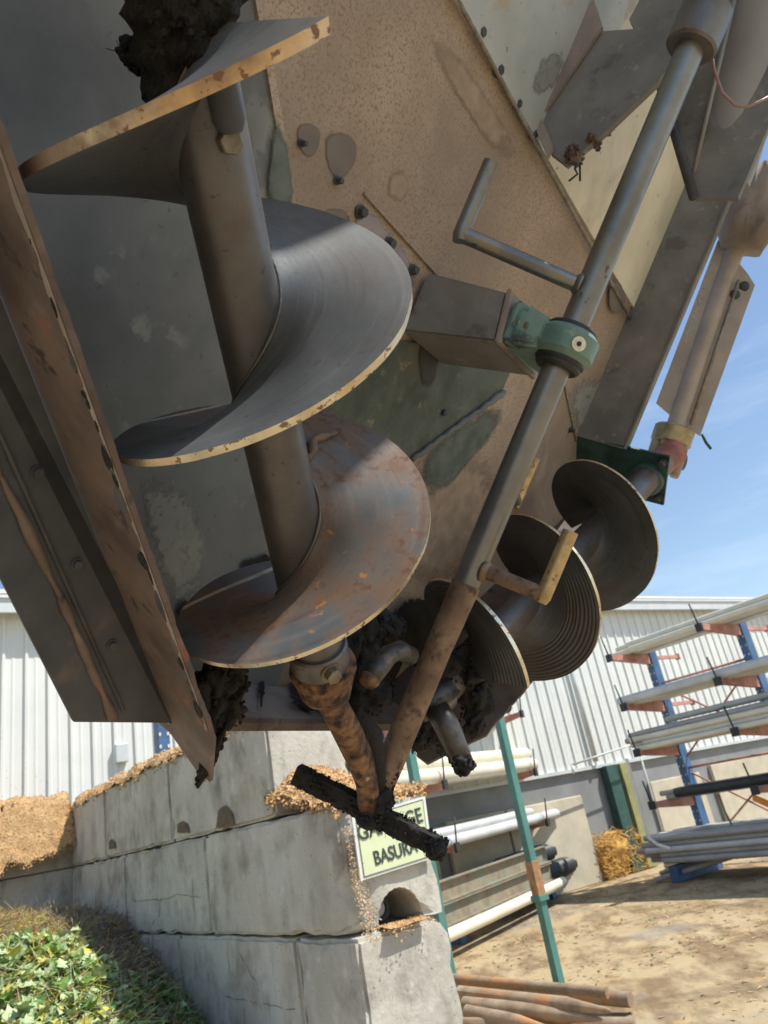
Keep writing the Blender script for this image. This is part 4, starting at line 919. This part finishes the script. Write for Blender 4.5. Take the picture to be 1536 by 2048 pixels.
au2 = empty('auger', 'far screw auger with concentric weld ridges, in front of the pipe rack', 'auger', axp(AUG2, .6), 'steel screw augers of the mixer')
flight('flight', AUG2, .0, 1.46, RS-.004, .250, .009, .009, [M_fld, M_rim], au2, per=90)
flight('ridged_flight', AUG2, 1.46, 2.56, RS-.004, .250, .009, .009, [M_fld, M_rim], au2, nr=150, per=190, ridge=(1.46, .125, .0125))
bm = bmesh.new(); tube(bm, [axp(AUG2, t) for t in np.linspace(-1.1, 2.9, 20)], RS, 40); link('shaft', bm, M_shf, au2, smooth=True, angle=40)
bm = bmesh.new(); ring(bm, axp(AUG2, 2.86), AUG2['a'], .02, .060, .07, 40, .006); link('collar', bm, M_shf, au2, smooth=True, angle=40)

# ------------------------------------------------------------------ agitator: bar with bent paddles
HS = -.076; RB = .0345
ag = empty('agitator_bar', 'long diagonal steel bar with bent rod paddles and a mud-caked crosspiece', 'agitator', mc(-1.2, 0, HS))
bm = bmesh.new(); tube(bm, [mc(U, 0, HS) for U in (-3.0, -1.35, -1.15, -.62)], RB, 40); link('shaft', bm, M_bar, ag, smooth=True, angle=40)
bm = bmesh.new(); tube(bm, [mc(U, 0, HS) for U in (-.62, -.45, -.30, -.15, -.055)], [RB, RB*.97, RB, RB*.97, RB*.9], 40, wob=.005); link('rusty_end', bm, M_rst, ag, smooth=True, angle=50)
bm = bmesh.new(); ring(bm, mc(-2.09, 0, HS), vU, RB, .062, .11, 48, .006); link('collar', bm, M_shf, ag, smooth=True, angle=40)
def onS(x, y, U):
    return onpl(x, y, P0+U*UU, UU)
def paddle(Us, start, elbow, tip, r, mt, mt2):
    S = mc(Us, 0, HS); E_ = onS(*elbow, Us); ln = (tip[1]-elbow[1])
    # the free end runs parallel to the bar: pick its length so that it ends at the sight line of the tip
    best = min(np.linspace(.03, .5, 200), key=lambda L: (lambda c: (c[0]-tip[0])**2+(c[1]-tip[1])**2)(pix(E_-vU*L)))
    T_ = E_-vU*best; d1 = (E_-S).normalized()
    bm = bmesh.new(); tube(bm, [S, E_-d1*.02, E_-d1*.006], r, 20); p = link('paddle_arm', bm, mt, ag, smooth=True, angle=40)
    bm = bmesh.new(); tube(bm, [E_+vU*.018+d1*-.004, E_+vU*.004, E_-vU*.02, T_], [r*.9, r*1.02, r*1.02, r*1.02], 20); link('paddle_tip', bm, mt2, ag, smooth=True, angle=40)
    bm = bmesh.new(); q0 = S+d1*RB; tube(bm, [q0-d1*.006, q0, q0+d1*.008], [r*1.5, r*1.35, r*1.02], 18, wob=.004); link('weld', bm, M_rst if mt2 is M_gld else M_bar, ag, smooth=True)
def pix(P):
    c = MM.T @ (np.array(P)-CAM); return (768+FPX*c[0]/c[2], 1024+FPX*c[1]/c[2])
paddle(-1.395, None, (922, 468), (972, 322), .0195, M_bar, M_bar)
paddle(-.885, None, (1032, 1003), (1066, 914), .017, M_bar, M_gld)
def paddle_px(Us, elbow, tip, de, r, mt, mt2):     # near-side paddle, depth of the elbow given
    S = mc(Us, 0, HS); E_ = at(*elbow, de); T_ = min((E_-vU*L for L in np.linspace(.03, .4, 200)), key=lambda p: sum((a-b)**2 for a, b in zip(pix(p), tip)))
    d1 = (E_-S).normalized(); bm = bmesh.new(); tube(bm, [S, E_-d1*.008], r, 20); link('paddle_arm', bm, mt, ag, smooth=True, angle=40)
    bm = bmesh.new(); tube(bm, [E_+vU*.02, E_+vU*.006, E_-vU*.02, T_], [r*.7, r, r, r], 20); link('paddle_tip', bm, mt2, ag, smooth=True, angle=40)
    bm = bmesh.new(); q0 = S+d1*RB; tube(bm, [q0-d1*.006, q0, q0+d1*.008], [r*1.6, r*1.4, r*1.02], 18, wob=.004); link('weld', bm, M_rst, ag, smooth=True)
paddle_px(-.665, (1088, 1190), (1151, 1066), 1.74, .0185, M_rst, M_gld)
# crosspiece at the end
cv = (vW*.39-vN*.92).normalized(); cc = at(738, 1622, 1.80)-vU*.02
bm = bmesh.new(); L_ = .200
t = bmesh.new(); cb = cv.cross(vU).normalized()
nseg = 26; prev = None; RR = []
for i in range(nseg+1):
    k = -1+2*i/nseg; c_ = cc+cv*L_*k+vU*.02; q4 = []
    for a_ in range(16):
        an = 2*math.pi*a_/16; sx = max(-1, min(1, 1.35*math.cos(an)))*.022; sy = max(-1, min(1, 1.35*math.sin(an)))*.021
        p = c_+vU*sx+cb*sy; e_ = .005*noise.noise(p*25)+.005*noise.noise(p*80); p += (p-c_).normalized()*e_; q4.append(t.verts.new(p))
    RR.append(q4)
for a_, b__ in zip(RR, RR[1:]):
    for k in range(16): t.faces.new((a_[k], a_[(k+1) % 16], b__[(k+1) % 16], b__[k]))
t.faces.new(list(reversed(RR[0]))); t.faces.new(RR[-1]); merge(bm, t)
for _ in range(500):
    k_ = random.uniform(-1, 1)*L_; an = random.uniform(0, 6.28); p = cc+vU*.02+cv*k_+(vU*math.cos(an)*.026+cb*math.sin(an)*.025)*random.uniform(.9, 1.12)
    if random.random() < .2: e = Vector((random.gauss(0, 1), random.gauss(0, 1), random.gauss(0, 1))).normalized()*random.uniform(.006, .018); tube(bm, [p, p+e*.6, p+e], .0006, 3, False)
    else:
        t = bmesh.new(); bmesh.ops.create_icosphere(t, subdivisions=1, radius=random.uniform(.0015, .0055))
        for v in t.verts: v.co = v.co+p
        merge(bm, t)
link('crosspiece', bm, M_mud, ag, smooth=True, angle=50)
# rusty curved arm joining the near auger end to the bar end
bm = bmesh.new(); pts = [at(636, 1370, 1.58), at(664, 1412, 1.62), at(693, 1462, 1.68), at(716, 1512, 1.72), at(732, 1565, 1.76), at(740, 1612, 1.79)]
tube(bm, pts, [.030, .030, .031, .031, .030, .026], 28, wob=.012, seed=2); link('curved_arm', bm, M_orr, ag, smooth=True)
bm = bmesh.new(); pts = [at(705, 1420, 1.70), at(735, 1470, 1.74), at(748, 1530, 1.78), at(752, 1600, 1.80)]
tube(bm, pts, [.018, .026, .028, .03], 20, wob=.022, seed=6); tag(link('mud_lump', bm, M_mud, smooth=True), 'black mud caked along the curved rusty arm', 'mud', 'mud clods on the mixer')
# the opposite arm on the far auger end
bm = bmesh.new(); pts = [at(838, 1425, 1.95), at(866, 1402, 1.98), at(905, 1372, 2.0)]
tube(bm, pts, .031, 22, wob=.004); o_ = link('far_arm', bm, M_gre, ag, smooth=True)
bm = bmesh.new(); pts = [at(872, 1415, 1.92), at(892, 1452, 1.9), at(912, 1495, 1.88), at(930, 1530, 1.87)]
tube(bm, pts, [.032, .031, .029, .026], 22, wob=.006); link('far_arm', bm, M_gre, ag, smooth=True)
bm = bmesh.new(); pts = [at(738, 1362, 1.62), at(752, 1342, 1.64), at(778, 1312, 1.68), at(800, 1300, 1.72), at(822, 1312, 1.76)]
tube(bm, pts, [.020, .022, .023, .023, .022], 22, wob=.004); link('hooked_rod', bm, M_gre, ag, smooth=True)
bm = bmesh.new(); tube(bm, [at(733, 1368, 1.612), at(741, 1358, 1.622)], [.017, .0215], 20, wob=.006); link('hooked_rod_end', bm, M_orr, ag, smooth=True)

# middle bearing
be = empty('bearing_housing', 'teal bearing housing bolted to the bracket beam, pale washer on it', 'bearing', mc(-1.24, 0, HS))
bc = mc(-1.245, 0, HS)
bm = bmesh.new(); ring(bm, bc, vU, RB+.004, .075, .076, 56, .014)
t = bmesh.new()
for U in (-1.300, -1.190):
    for W, h in ((-.105, .045), (.105, .045), (-.105, .020), (.105, .020)): t.verts.new(mc(U, W, h))
for U in (-1.283, -1.208):
    for W, h in ((-.070, -.045), (.070, -.045)): t.verts.new(mc(U, W, h))
r_ = bmesh.ops.convex_hull(t, input=t.verts[:]); bmesh.ops.bevel(t, geom=t.edges[:], offset=.008, segments=3, affect='EDGES'); merge(bm, t)
link('housing', bm, M_tea, be, smooth=True, angle=35)
bm = bmesh.new(); ring(bm, bc, vU, RB, .062, .098, 48, .006); link('seal', bm, M_rub, be, smooth=True, angle=35)
bm = bmesh.new(); ring(bm, bc+vU*.046, vU, RB, .056, .03, 48, .006); link('lock_collar', bm, M_rub, be, smooth=True, angle=35)
q = at(1060, 650, 1.66); 
for sw in (-1, 1):
    b1 = mc(-1.245, .082*sw, .020); bm = bmesh.new(); ring(bm, b1-vN*.006, -vN, .004, .020, .010, 32, .003); hexbolt(bm, b1-vN*.01, -vN, .0145, .020, False, .5); link('mounting_bolt', bm, M_bolt, be, smooth=True, angle=30)
nb = (Vector(CAM)-bc); nb -= vU*nb.dot(vU); q = onpl(1156, 698, bc+nb.normalized()*.080, nb.normalized()); dq = (q-bc); dq -= vU*dq.dot(vU); dq.normalize()
q = bc+vU*.006+dq*.0745
bm = bmesh.new(); tube(bm, [q, q+dq*.004], .0175, 32); link('washer', bm, M_wash, be, smooth=True, angle=40)
bm = bmesh.new(); tube(bm, [q+dq*.003, q+dq*.007, q+dq*.012], [.006, .0055, .003], 12); link('grease_nipple', bm, M_rub, be, smooth=True, angle=40)

# ------------------------------------------------------------------ far auger bearing plate, universal joint, drive shaft
fb = empty('flange_bearing', 'dark teal bearing plate at the upper end of the far auger', 'bearing', ms(0, -1.74, 0))
bm = bmesh.new(); prism(bm, [ms(-.105, -1.75, -.04), ms(.115, -1.75, -.04), ms(.14, -1.75, HI), ms(-.085, -1.75, HI)], -vA2*.010); link('mounting_plate', bm, M_tead, fb)
bm = bmesh.new(); ring(bm, ms(.01, -1.735, .03), vA2, .03, .066, .05, 40, .012); link('bearing_ring', bm, M_tead, fb, True, angle=40)
for a_, b__ in ((-.075, -.02), (.085, -.02), (.085, .12)):
    bm = bmesh.new(); hexbolt(bm, ms(a_, -1.745, b__), vA2, .013, .02); link('bolt_head', bm, M_dkb, fb)
ds = empty('drive_shaft', 'driveline with long guard plate and universal joint against the sky', 'drive shaft', at(1430, 650, 3.0))
J = axp(AUG2, AUG2['t0']-.235/AUG2['p']); PA, PB = at(1350, 858, 3.06), at(1494, 425, 3.06); dd = (PB-PA).normalized()
vd = (Vector(CAM)-PA).normalized(); side_ = dd.cross(vd).normalized(); fn = side_.cross(dd).normalized()
if (pix(PA+side_*.1)[0]-pix(PA)[0]) < 0: side_ = -side_
bm = bmesh.new(); tube(bm, [PA, PB], .038, 32); link('tube', bm, M_pto, ds, smooth=True, angle=40)
cp = [(1312, 806), (1436, 480), (1452, 496), (1494, 545), (1510, 570), (1400, 872), (1376, 855), (1340, 830)]
pp = [onpl(x, y, PA+fn*.012, fn) for x, y in cp]; bm = bmesh.new(); prism(bm, pp, -fn*.006); link('guard_plate', bm, M_pto, ds)
a, b = pp[2].lerp(pp[3], .35)+fn*.036, pp[6].lerp(pp[5], .35)+fn*.036
bm = bmesh.new(); tube(bm, [onpl(1478, 560, PA+fn*.02, fn), onpl(1382, 848, PA+fn*.02, fn)], .006, 6); link('weld_line', bm, M_weld, ds)
for x, y in ((1488, 572), (1470, 588)):
    bm = bmesh.new(); blob(bm, onpl(x, y, PA+fn*.013, fn), (.02, .02, .006), x, 2, .2, ax=(side_, dd, fn)); link('mud_spot', bm, M_dkb, ds, True)
for k in range(9):       # chalk scribble, unreadable
    x = 1407-k*4.6+random.uniform(-2, 2); y = 575+k*13; bm = bmesh.new(); p = [onpl(x+random.uniform(-5, 5), y+dy+random.uniform(-3, 3), PA+fn*.0135, fn) for dy in (0, 5, 2, 9)]
    tube(bm, p, .0016, 5); link('chalk_mark', bm, M_chalk, ds)
# joint: yoke forks and cross
YU = (PA-J).normalized()
bm = bmesh.new(); ring(bm, PA-dd*.03, dd, .01, .080, .075, 40, .008); link('yoke_collar', bm, M_brs, ds, smooth=True, angle=40)
for sg_ in (-1, 1):
    bm = bmesh.new(); c_ = PA-dd*.06+side_*.055*sg_; box(bm, c_-dd*.045, dd*.085, side_*.018, fn*.045, .008); link('yoke_fork', bm, M_pto, ds, smooth=True, angle=30)
bm = bmesh.new(); tube(bm, [J, J+vA2*-.02, PA-dd*.13], [.05, .05, .02], 24); tube(bm, [PA-dd*.125-side_*.07, PA-dd*.125+side_*.07], .022, 20); tube(bm, [PA-dd*.125-fn*.06, PA-dd*.125+fn*.06], .022, 20); link('joint_cross', bm, M_red, ds, smooth=True, angle=40)
bm = bmesh.new(); c_ = PA-dd*.125; tube(bm, [c_+side_*.055+fn*.005, c_+side_*.075+fn*.012], .032, 24); link('joint_cap', bm, M_dkb, ds, smooth=True, angle=40)
bm = bmesh.new(); tube(bm, [J+vA2*.30, J+vA2*.05, J-vA2*.03], [.05, .052, .058], 24); link('stub_shaft', bm, M_red, ds, smooth=True, angle=40)
# mud collar on the shaft top
bm = bmesh.new(); tube(bm, [at(1488, 500, 3.02), at(1500, 450, 3.02), at(1508, 410, 3.02), at(1520, 350, 3.02)], [.075, .105, .10, .09], 28, wob=.05, seed=9); link('mud_ring', bm, M_mve, ds, smooth=True)
# wide grey guard above
gd = empty('drive_guard', 'wide grey cylindrical drive guard in the top right corner', 'guard', at(1500, 200, 2.15))
bm = bmesh.new(); tube(bm, [at(1441, 372, 2.15), at(1452, 330, 2.15), at(1487, 180, 2.15), at(1550, -90, 2.15)], [.075, .084, .096, .104], 48); link('cylinder', bm, M_haz, gd, smooth=True, angle=40)
bm = bmesh.new(); tube(bm, [at(1388, 345, 2.1), at(1424, 190, 2.1), at(1474, -20, 2.1)], .006, 12); link('guard_rib', bm, M_haz, gd, smooth=True)
bm = bmesh.new(); pts = [at(x, y, 1.95) for x, y in ((1420, 85), (1428, 140), (1444, 185), (1470, 210), (1495, 214), (1520, 203), (1545, 190))]
tube(bm, pts, .004, 8); tag(link('cable', bm, M_wire, smooth=True), 'thin pinkish cable sagging across the grey drive guard', 'cable')
# straps and wires
bm = bmesh.new(); tube(bm, [at(1152, 325, 2.0), at(1150, 338, 2.0), at(1155, 348, 2.0), at(1138, 362, 2.0)], .003, 6); tube(bm, [at(1160, 325, 2.0), at(1160, 362, 2.0)], .003, 6)
tag(link('wire_end', bm, M_drk, smooth=True), 'two short dark wire ends hanging from the upper bracket', 'wire')
bm = bmesh.new(); tube(bm, [at(1404, 868, 3.05), at(1412, 885, 3.05), at(1422, 898, 3.05)], .006, 6)
tag(link('twine', bm, M_grn, smooth=True), 'scrap of green twine caught on the driveline guard plate', 'twine')

# ------------------------------------------------------------------ mud clods
GM = 'mud clods on the mixer'
def crumbs(bm, c, r, n):
    for _ in range(n):
        d = Vector((random.gauss(0, 1), random.gauss(0, 1), random.gauss(0, 1))).normalized(); p = Vector(c)+(vW*d.x*r[0]+vU*d.y*r[1]+vN*d.z*r[2])*random.uniform(.85, 1.25)
        if random.random() < .25:
            e = Vector((random.gauss(0, 1), random.gauss(0, 1), random.gauss(0, 1))).normalized()*random.uniform(.006, .020); tube(bm, [p, p+e*.5+d*.002, p+e], .0006, 3, False)
        else:
            t = bmesh.new(); bmesh.ops.create_icosphere(t, subdivisions=1, radius=random.uniform(.0015, .006))
            for v in t.verts: v.co = v.co*random.uniform(.7, 1.3)+p
            merge(bm, t)
def clod(name, parts, label, sub=4, mt_=None):
    bm = bmesh.new()
    for i, (p, r, s) in enumerate(parts):
        blob(bm, p, r, s, sub, .38, 1.5, ax=(vW, vU, vN), hf=.07); crumbs(bm, p, r, 110)
    return tag(link(name, bm, mt_ or M_mud), label, 'mud', GM)
A = AUG1; MUDOFF = Vector(MM @ [.016, .0, 0])
bm = bmesh.new(); rings_ = 90; t_ = []
V = []
for i in range(rings_+1):
    rg = []
    for k in range(80):
        ph_ = k/80-.5; a_ = 2*math.pi*ph_; e = A['n']*math.cos(a_)+A['m']*math.sin(a_)*A['h']
        tend = (ph_ if ph_ > -.185 else ph_+1)*1.0-.04 if False else min(ph_, .34)-.04; t = -1.9+(tend+1.9)*(i/rings_)**.8
        n1 = noise.noise(Vector((math.cos(a_)*1.2, math.sin(a_)*1.2, t*3)))+.5*noise.noise(Vector((math.cos(a_)*4, math.sin(a_)*4, t*12)))+.25*noise.noise(Vector((math.cos(a_)*11, math.sin(a_)*11, t*34)))
        rr = .070+.026*n1+.004*math.sin(t*60+a_)
        rg.append(bm.verts.new(axp(A, t)+e*rr+MUDOFF))
    V.append(rg)
for a_, b__ in zip(V, V[1:]):
    for k in range(80): bm.faces.new((a_[k], a_[(k+1) % 80], b__[(k+1) % 80], b__[k]))
for _ in range(900):
    t_ = random.uniform(-.9, -.1); an = random.uniform(0, 6.28); ph_ = (an/6.283+.5) % 1-.5
    if t_ > min(ph_, .34)-.06: continue
    crumbs(bm, axp(A, t_)+(A['n']*math.cos(an)+A['m']*math.sin(an))*.072+MUDOFF, (.010, .010, .010), 1)
tag(link('mud_clod', bm, M_mud), 'big black mass of mud packed round the auger shaft at the top', 'mud', GM)
clod('mud_clod', [(at(276, 108, .95), (.020, .018, .02), 1)], 'small black knob of mud sticking out left of the top mud mass')
def wl_(s, h, off=.0): return ms(s, .27-off, h)
clod('mud_clod', [(at(405, 1395, 1.50), (.035, .05, .03), 2), (at(430, 1370, 1.52), (.04, .045, .035), 3), (at(455, 1345, 1.55), (.035, .03, .03), 4), (at(415, 1440, 1.50), (.03, .05, .025), 5), (at(450, 1420, 1.53), (.04, .04, .03), 6), (at(478, 1370, 1.58), (.018, .018, .018), 7), (at(425, 1500, 1.5), (.012, .05, .015), 8), (at(413, 1530, 1.5), (.010, .04, .010), 9)],
     'black mud hanging from the tip of the left trough wall')
clod('mud_clod', [(at(735, 1265, 1.95), (.05, .05, .04), 11), (at(770, 1250, 2.0), (.05, .035, .04), 12), (at(720, 1300, 1.93), (.04, .05, .04), 13), (at(715, 1350, 1.92), (.045, .06, .04), 14), (at(725, 1400, 1.93), (.05, .05, .04), 15), (at(755, 1390, 1.95), (.05, .045, .03), 16), (at(790, 1260, 2.03), (.03, .03, .02), 17), (at(700, 1290, 1.9), (.03, .05, .03), 18)],
     'dark mud mass behind the hooked rod in the bottom of the mixer')
clod('mud_clod', [(at(868, 1345, 2.1), (.07, .06, .04), 21), (at(905, 1330, 2.12), (.07, .06, .04), 22), (at(940, 1360, 2.15), (.06, .05, .04), 23), (at(955, 1400, 2.16), (.05, .06, .04), 24), (at(860, 1455, 2.08), (.06, .05, .04), 25), (at(895, 1470, 2.1), (.04, .05, .03), 26), (at(950, 1450, 2.14), (.03, .04, .02), 27), (at(835, 1480, 2.05), (.04, .03, .03), 28)],
     'black mud packed round the lower end of the far auger')
clod('mud_clod', [(at(925, 1528, 1.86), (.024, .022, .024), 31), (at(915, 1505, 1.89), (.012, .03, .018), 32)], 'black mud cap on the free end of the far arm')
clod('mud_clod', [(at(768, 1575, 1.8), (.02, .035, .02), 33), (at(788, 1545, 1.8), (.012, .02, .012), 34), (at(745, 1630, 1.79), (.035, .03, .03), 35), (at(760, 1600, 1.79), (.03, .03, .03), 36)], 'black mud knot where the bar meets its crosspiece')
clod('mud_clod', [(at(870, 1700, 1.72), (.028, .018, .02), 37)], 'crumbly mud on the right tip of the crosspiece')
clod('mud_clod', [(at(1148, 312, 2.05), (.034, .022, .02), 38), (at(1188, 284, 2.05), (.030, .008, .012), 39), (at(1212, 262, 2.05), (.012, .012, .012), 40)], 'grimy lump under the lower corner of the upper bracket', mt_=M_brw)

def mudpatch(pxs, h, seed, label, th=.012, amp=.012, plane='h'):
    if plane == 'h':
        pts = ragged(chaikin([pxh(x, y, h) for x, y in pxs], 1), amp, .008, seed); P3 = [mc(U, W, h) for U, W in pts]; v = vN*th
    else:
        Q = P0+h*UU; raw = [np.array(onpl(x, y, Q, UU))-P0 for x, y in pxs]; pts = ragged(chaikin([(q @ WW, q @ NN) for q in raw], 1), amp, .008, seed); P3 = [mc(h, a, b) for a, b in pts]; v = vU*th
    bm = bmesh.new(); edgefan(bm, P3, .6)
    return tag(link('mud_smear', bm, S_mud), label, 'mud', 'mud smears on the mixer')
S_ = 0
mudpatch([(385, 1330), (430, 1325), (480, 1345), (490, 1375), (470, 1385), (470, 1420), (440, 1440), (390, 1440), (380, 1400)], -.162, 1, 'black mud smeared on the end plate beside the left wall tip', plane='u')
mudpatch([(690, 1250), (760, 1225), (850, 1240), (850, 1290), (800, 1330), (790, 1400), (800, 1440), (720, 1440), (680, 1400), (700, 1330)], HI-.05, 2, 'black mud smeared on the floor between the two augers')
mudpatch([(840, 1440), (900, 1400), (950, 1380), (1000, 1370), (985, 1400), (950, 1440), (930, 1460), (880, 1475), (840, 1480), (820, 1465)], .108, 3, 'black mud smeared on the right corner of the mixer flange')
mudpatch([(850, 1300), (900, 1290), (930, 1330), (990, 1350), (1000, 1372), (960, 1400), (900, 1420), (860, 1400), (840, 1350)], HI-.06, 5, 'black mud smeared on the floor under the far auger end')
mudpatch([(520, 1350), (530, 1345), (527, 1420), (518, 1425)], -.162, 6, 'narrow mud streak on the end plate', th=.004, amp=.006, plane='u')
mudpatch([(330, 1255), (372, 1290), (400, 1360), (412, 1430), (395, 1460), (375, 1400), (352, 1330)], HI-.10, 7, 'mud smeared inside the lower end of the left wall', th=.02)
mudpatch([(560, 1330), (700, 1290), (760, 1300), (790, 1440), (640, 1440), (560, 1420)], -.164, 8, 'mud spatter on the end plate behind the rusty coupling', plane='u')
mudpatch([(780, 1200), (860, 1180), (900, 1260), (860, 1330), (780, 1320)], HI-.02, 9, 'black mud spatter on the floor behind the agitator bar')
mudpatch([(350, 1180), (420, 1230), (440, 1300), (400, 1330), (350, 1290)], HI-.01, 10, 'black grime on the trough floor below the left end of the rusty flight')
mudpatch([(470, 1120), (560, 1100), (600, 1140), (560, 1170), (480, 1160)], HI-.008, 11, 'dark grime on the trough floor behind the near shaft')
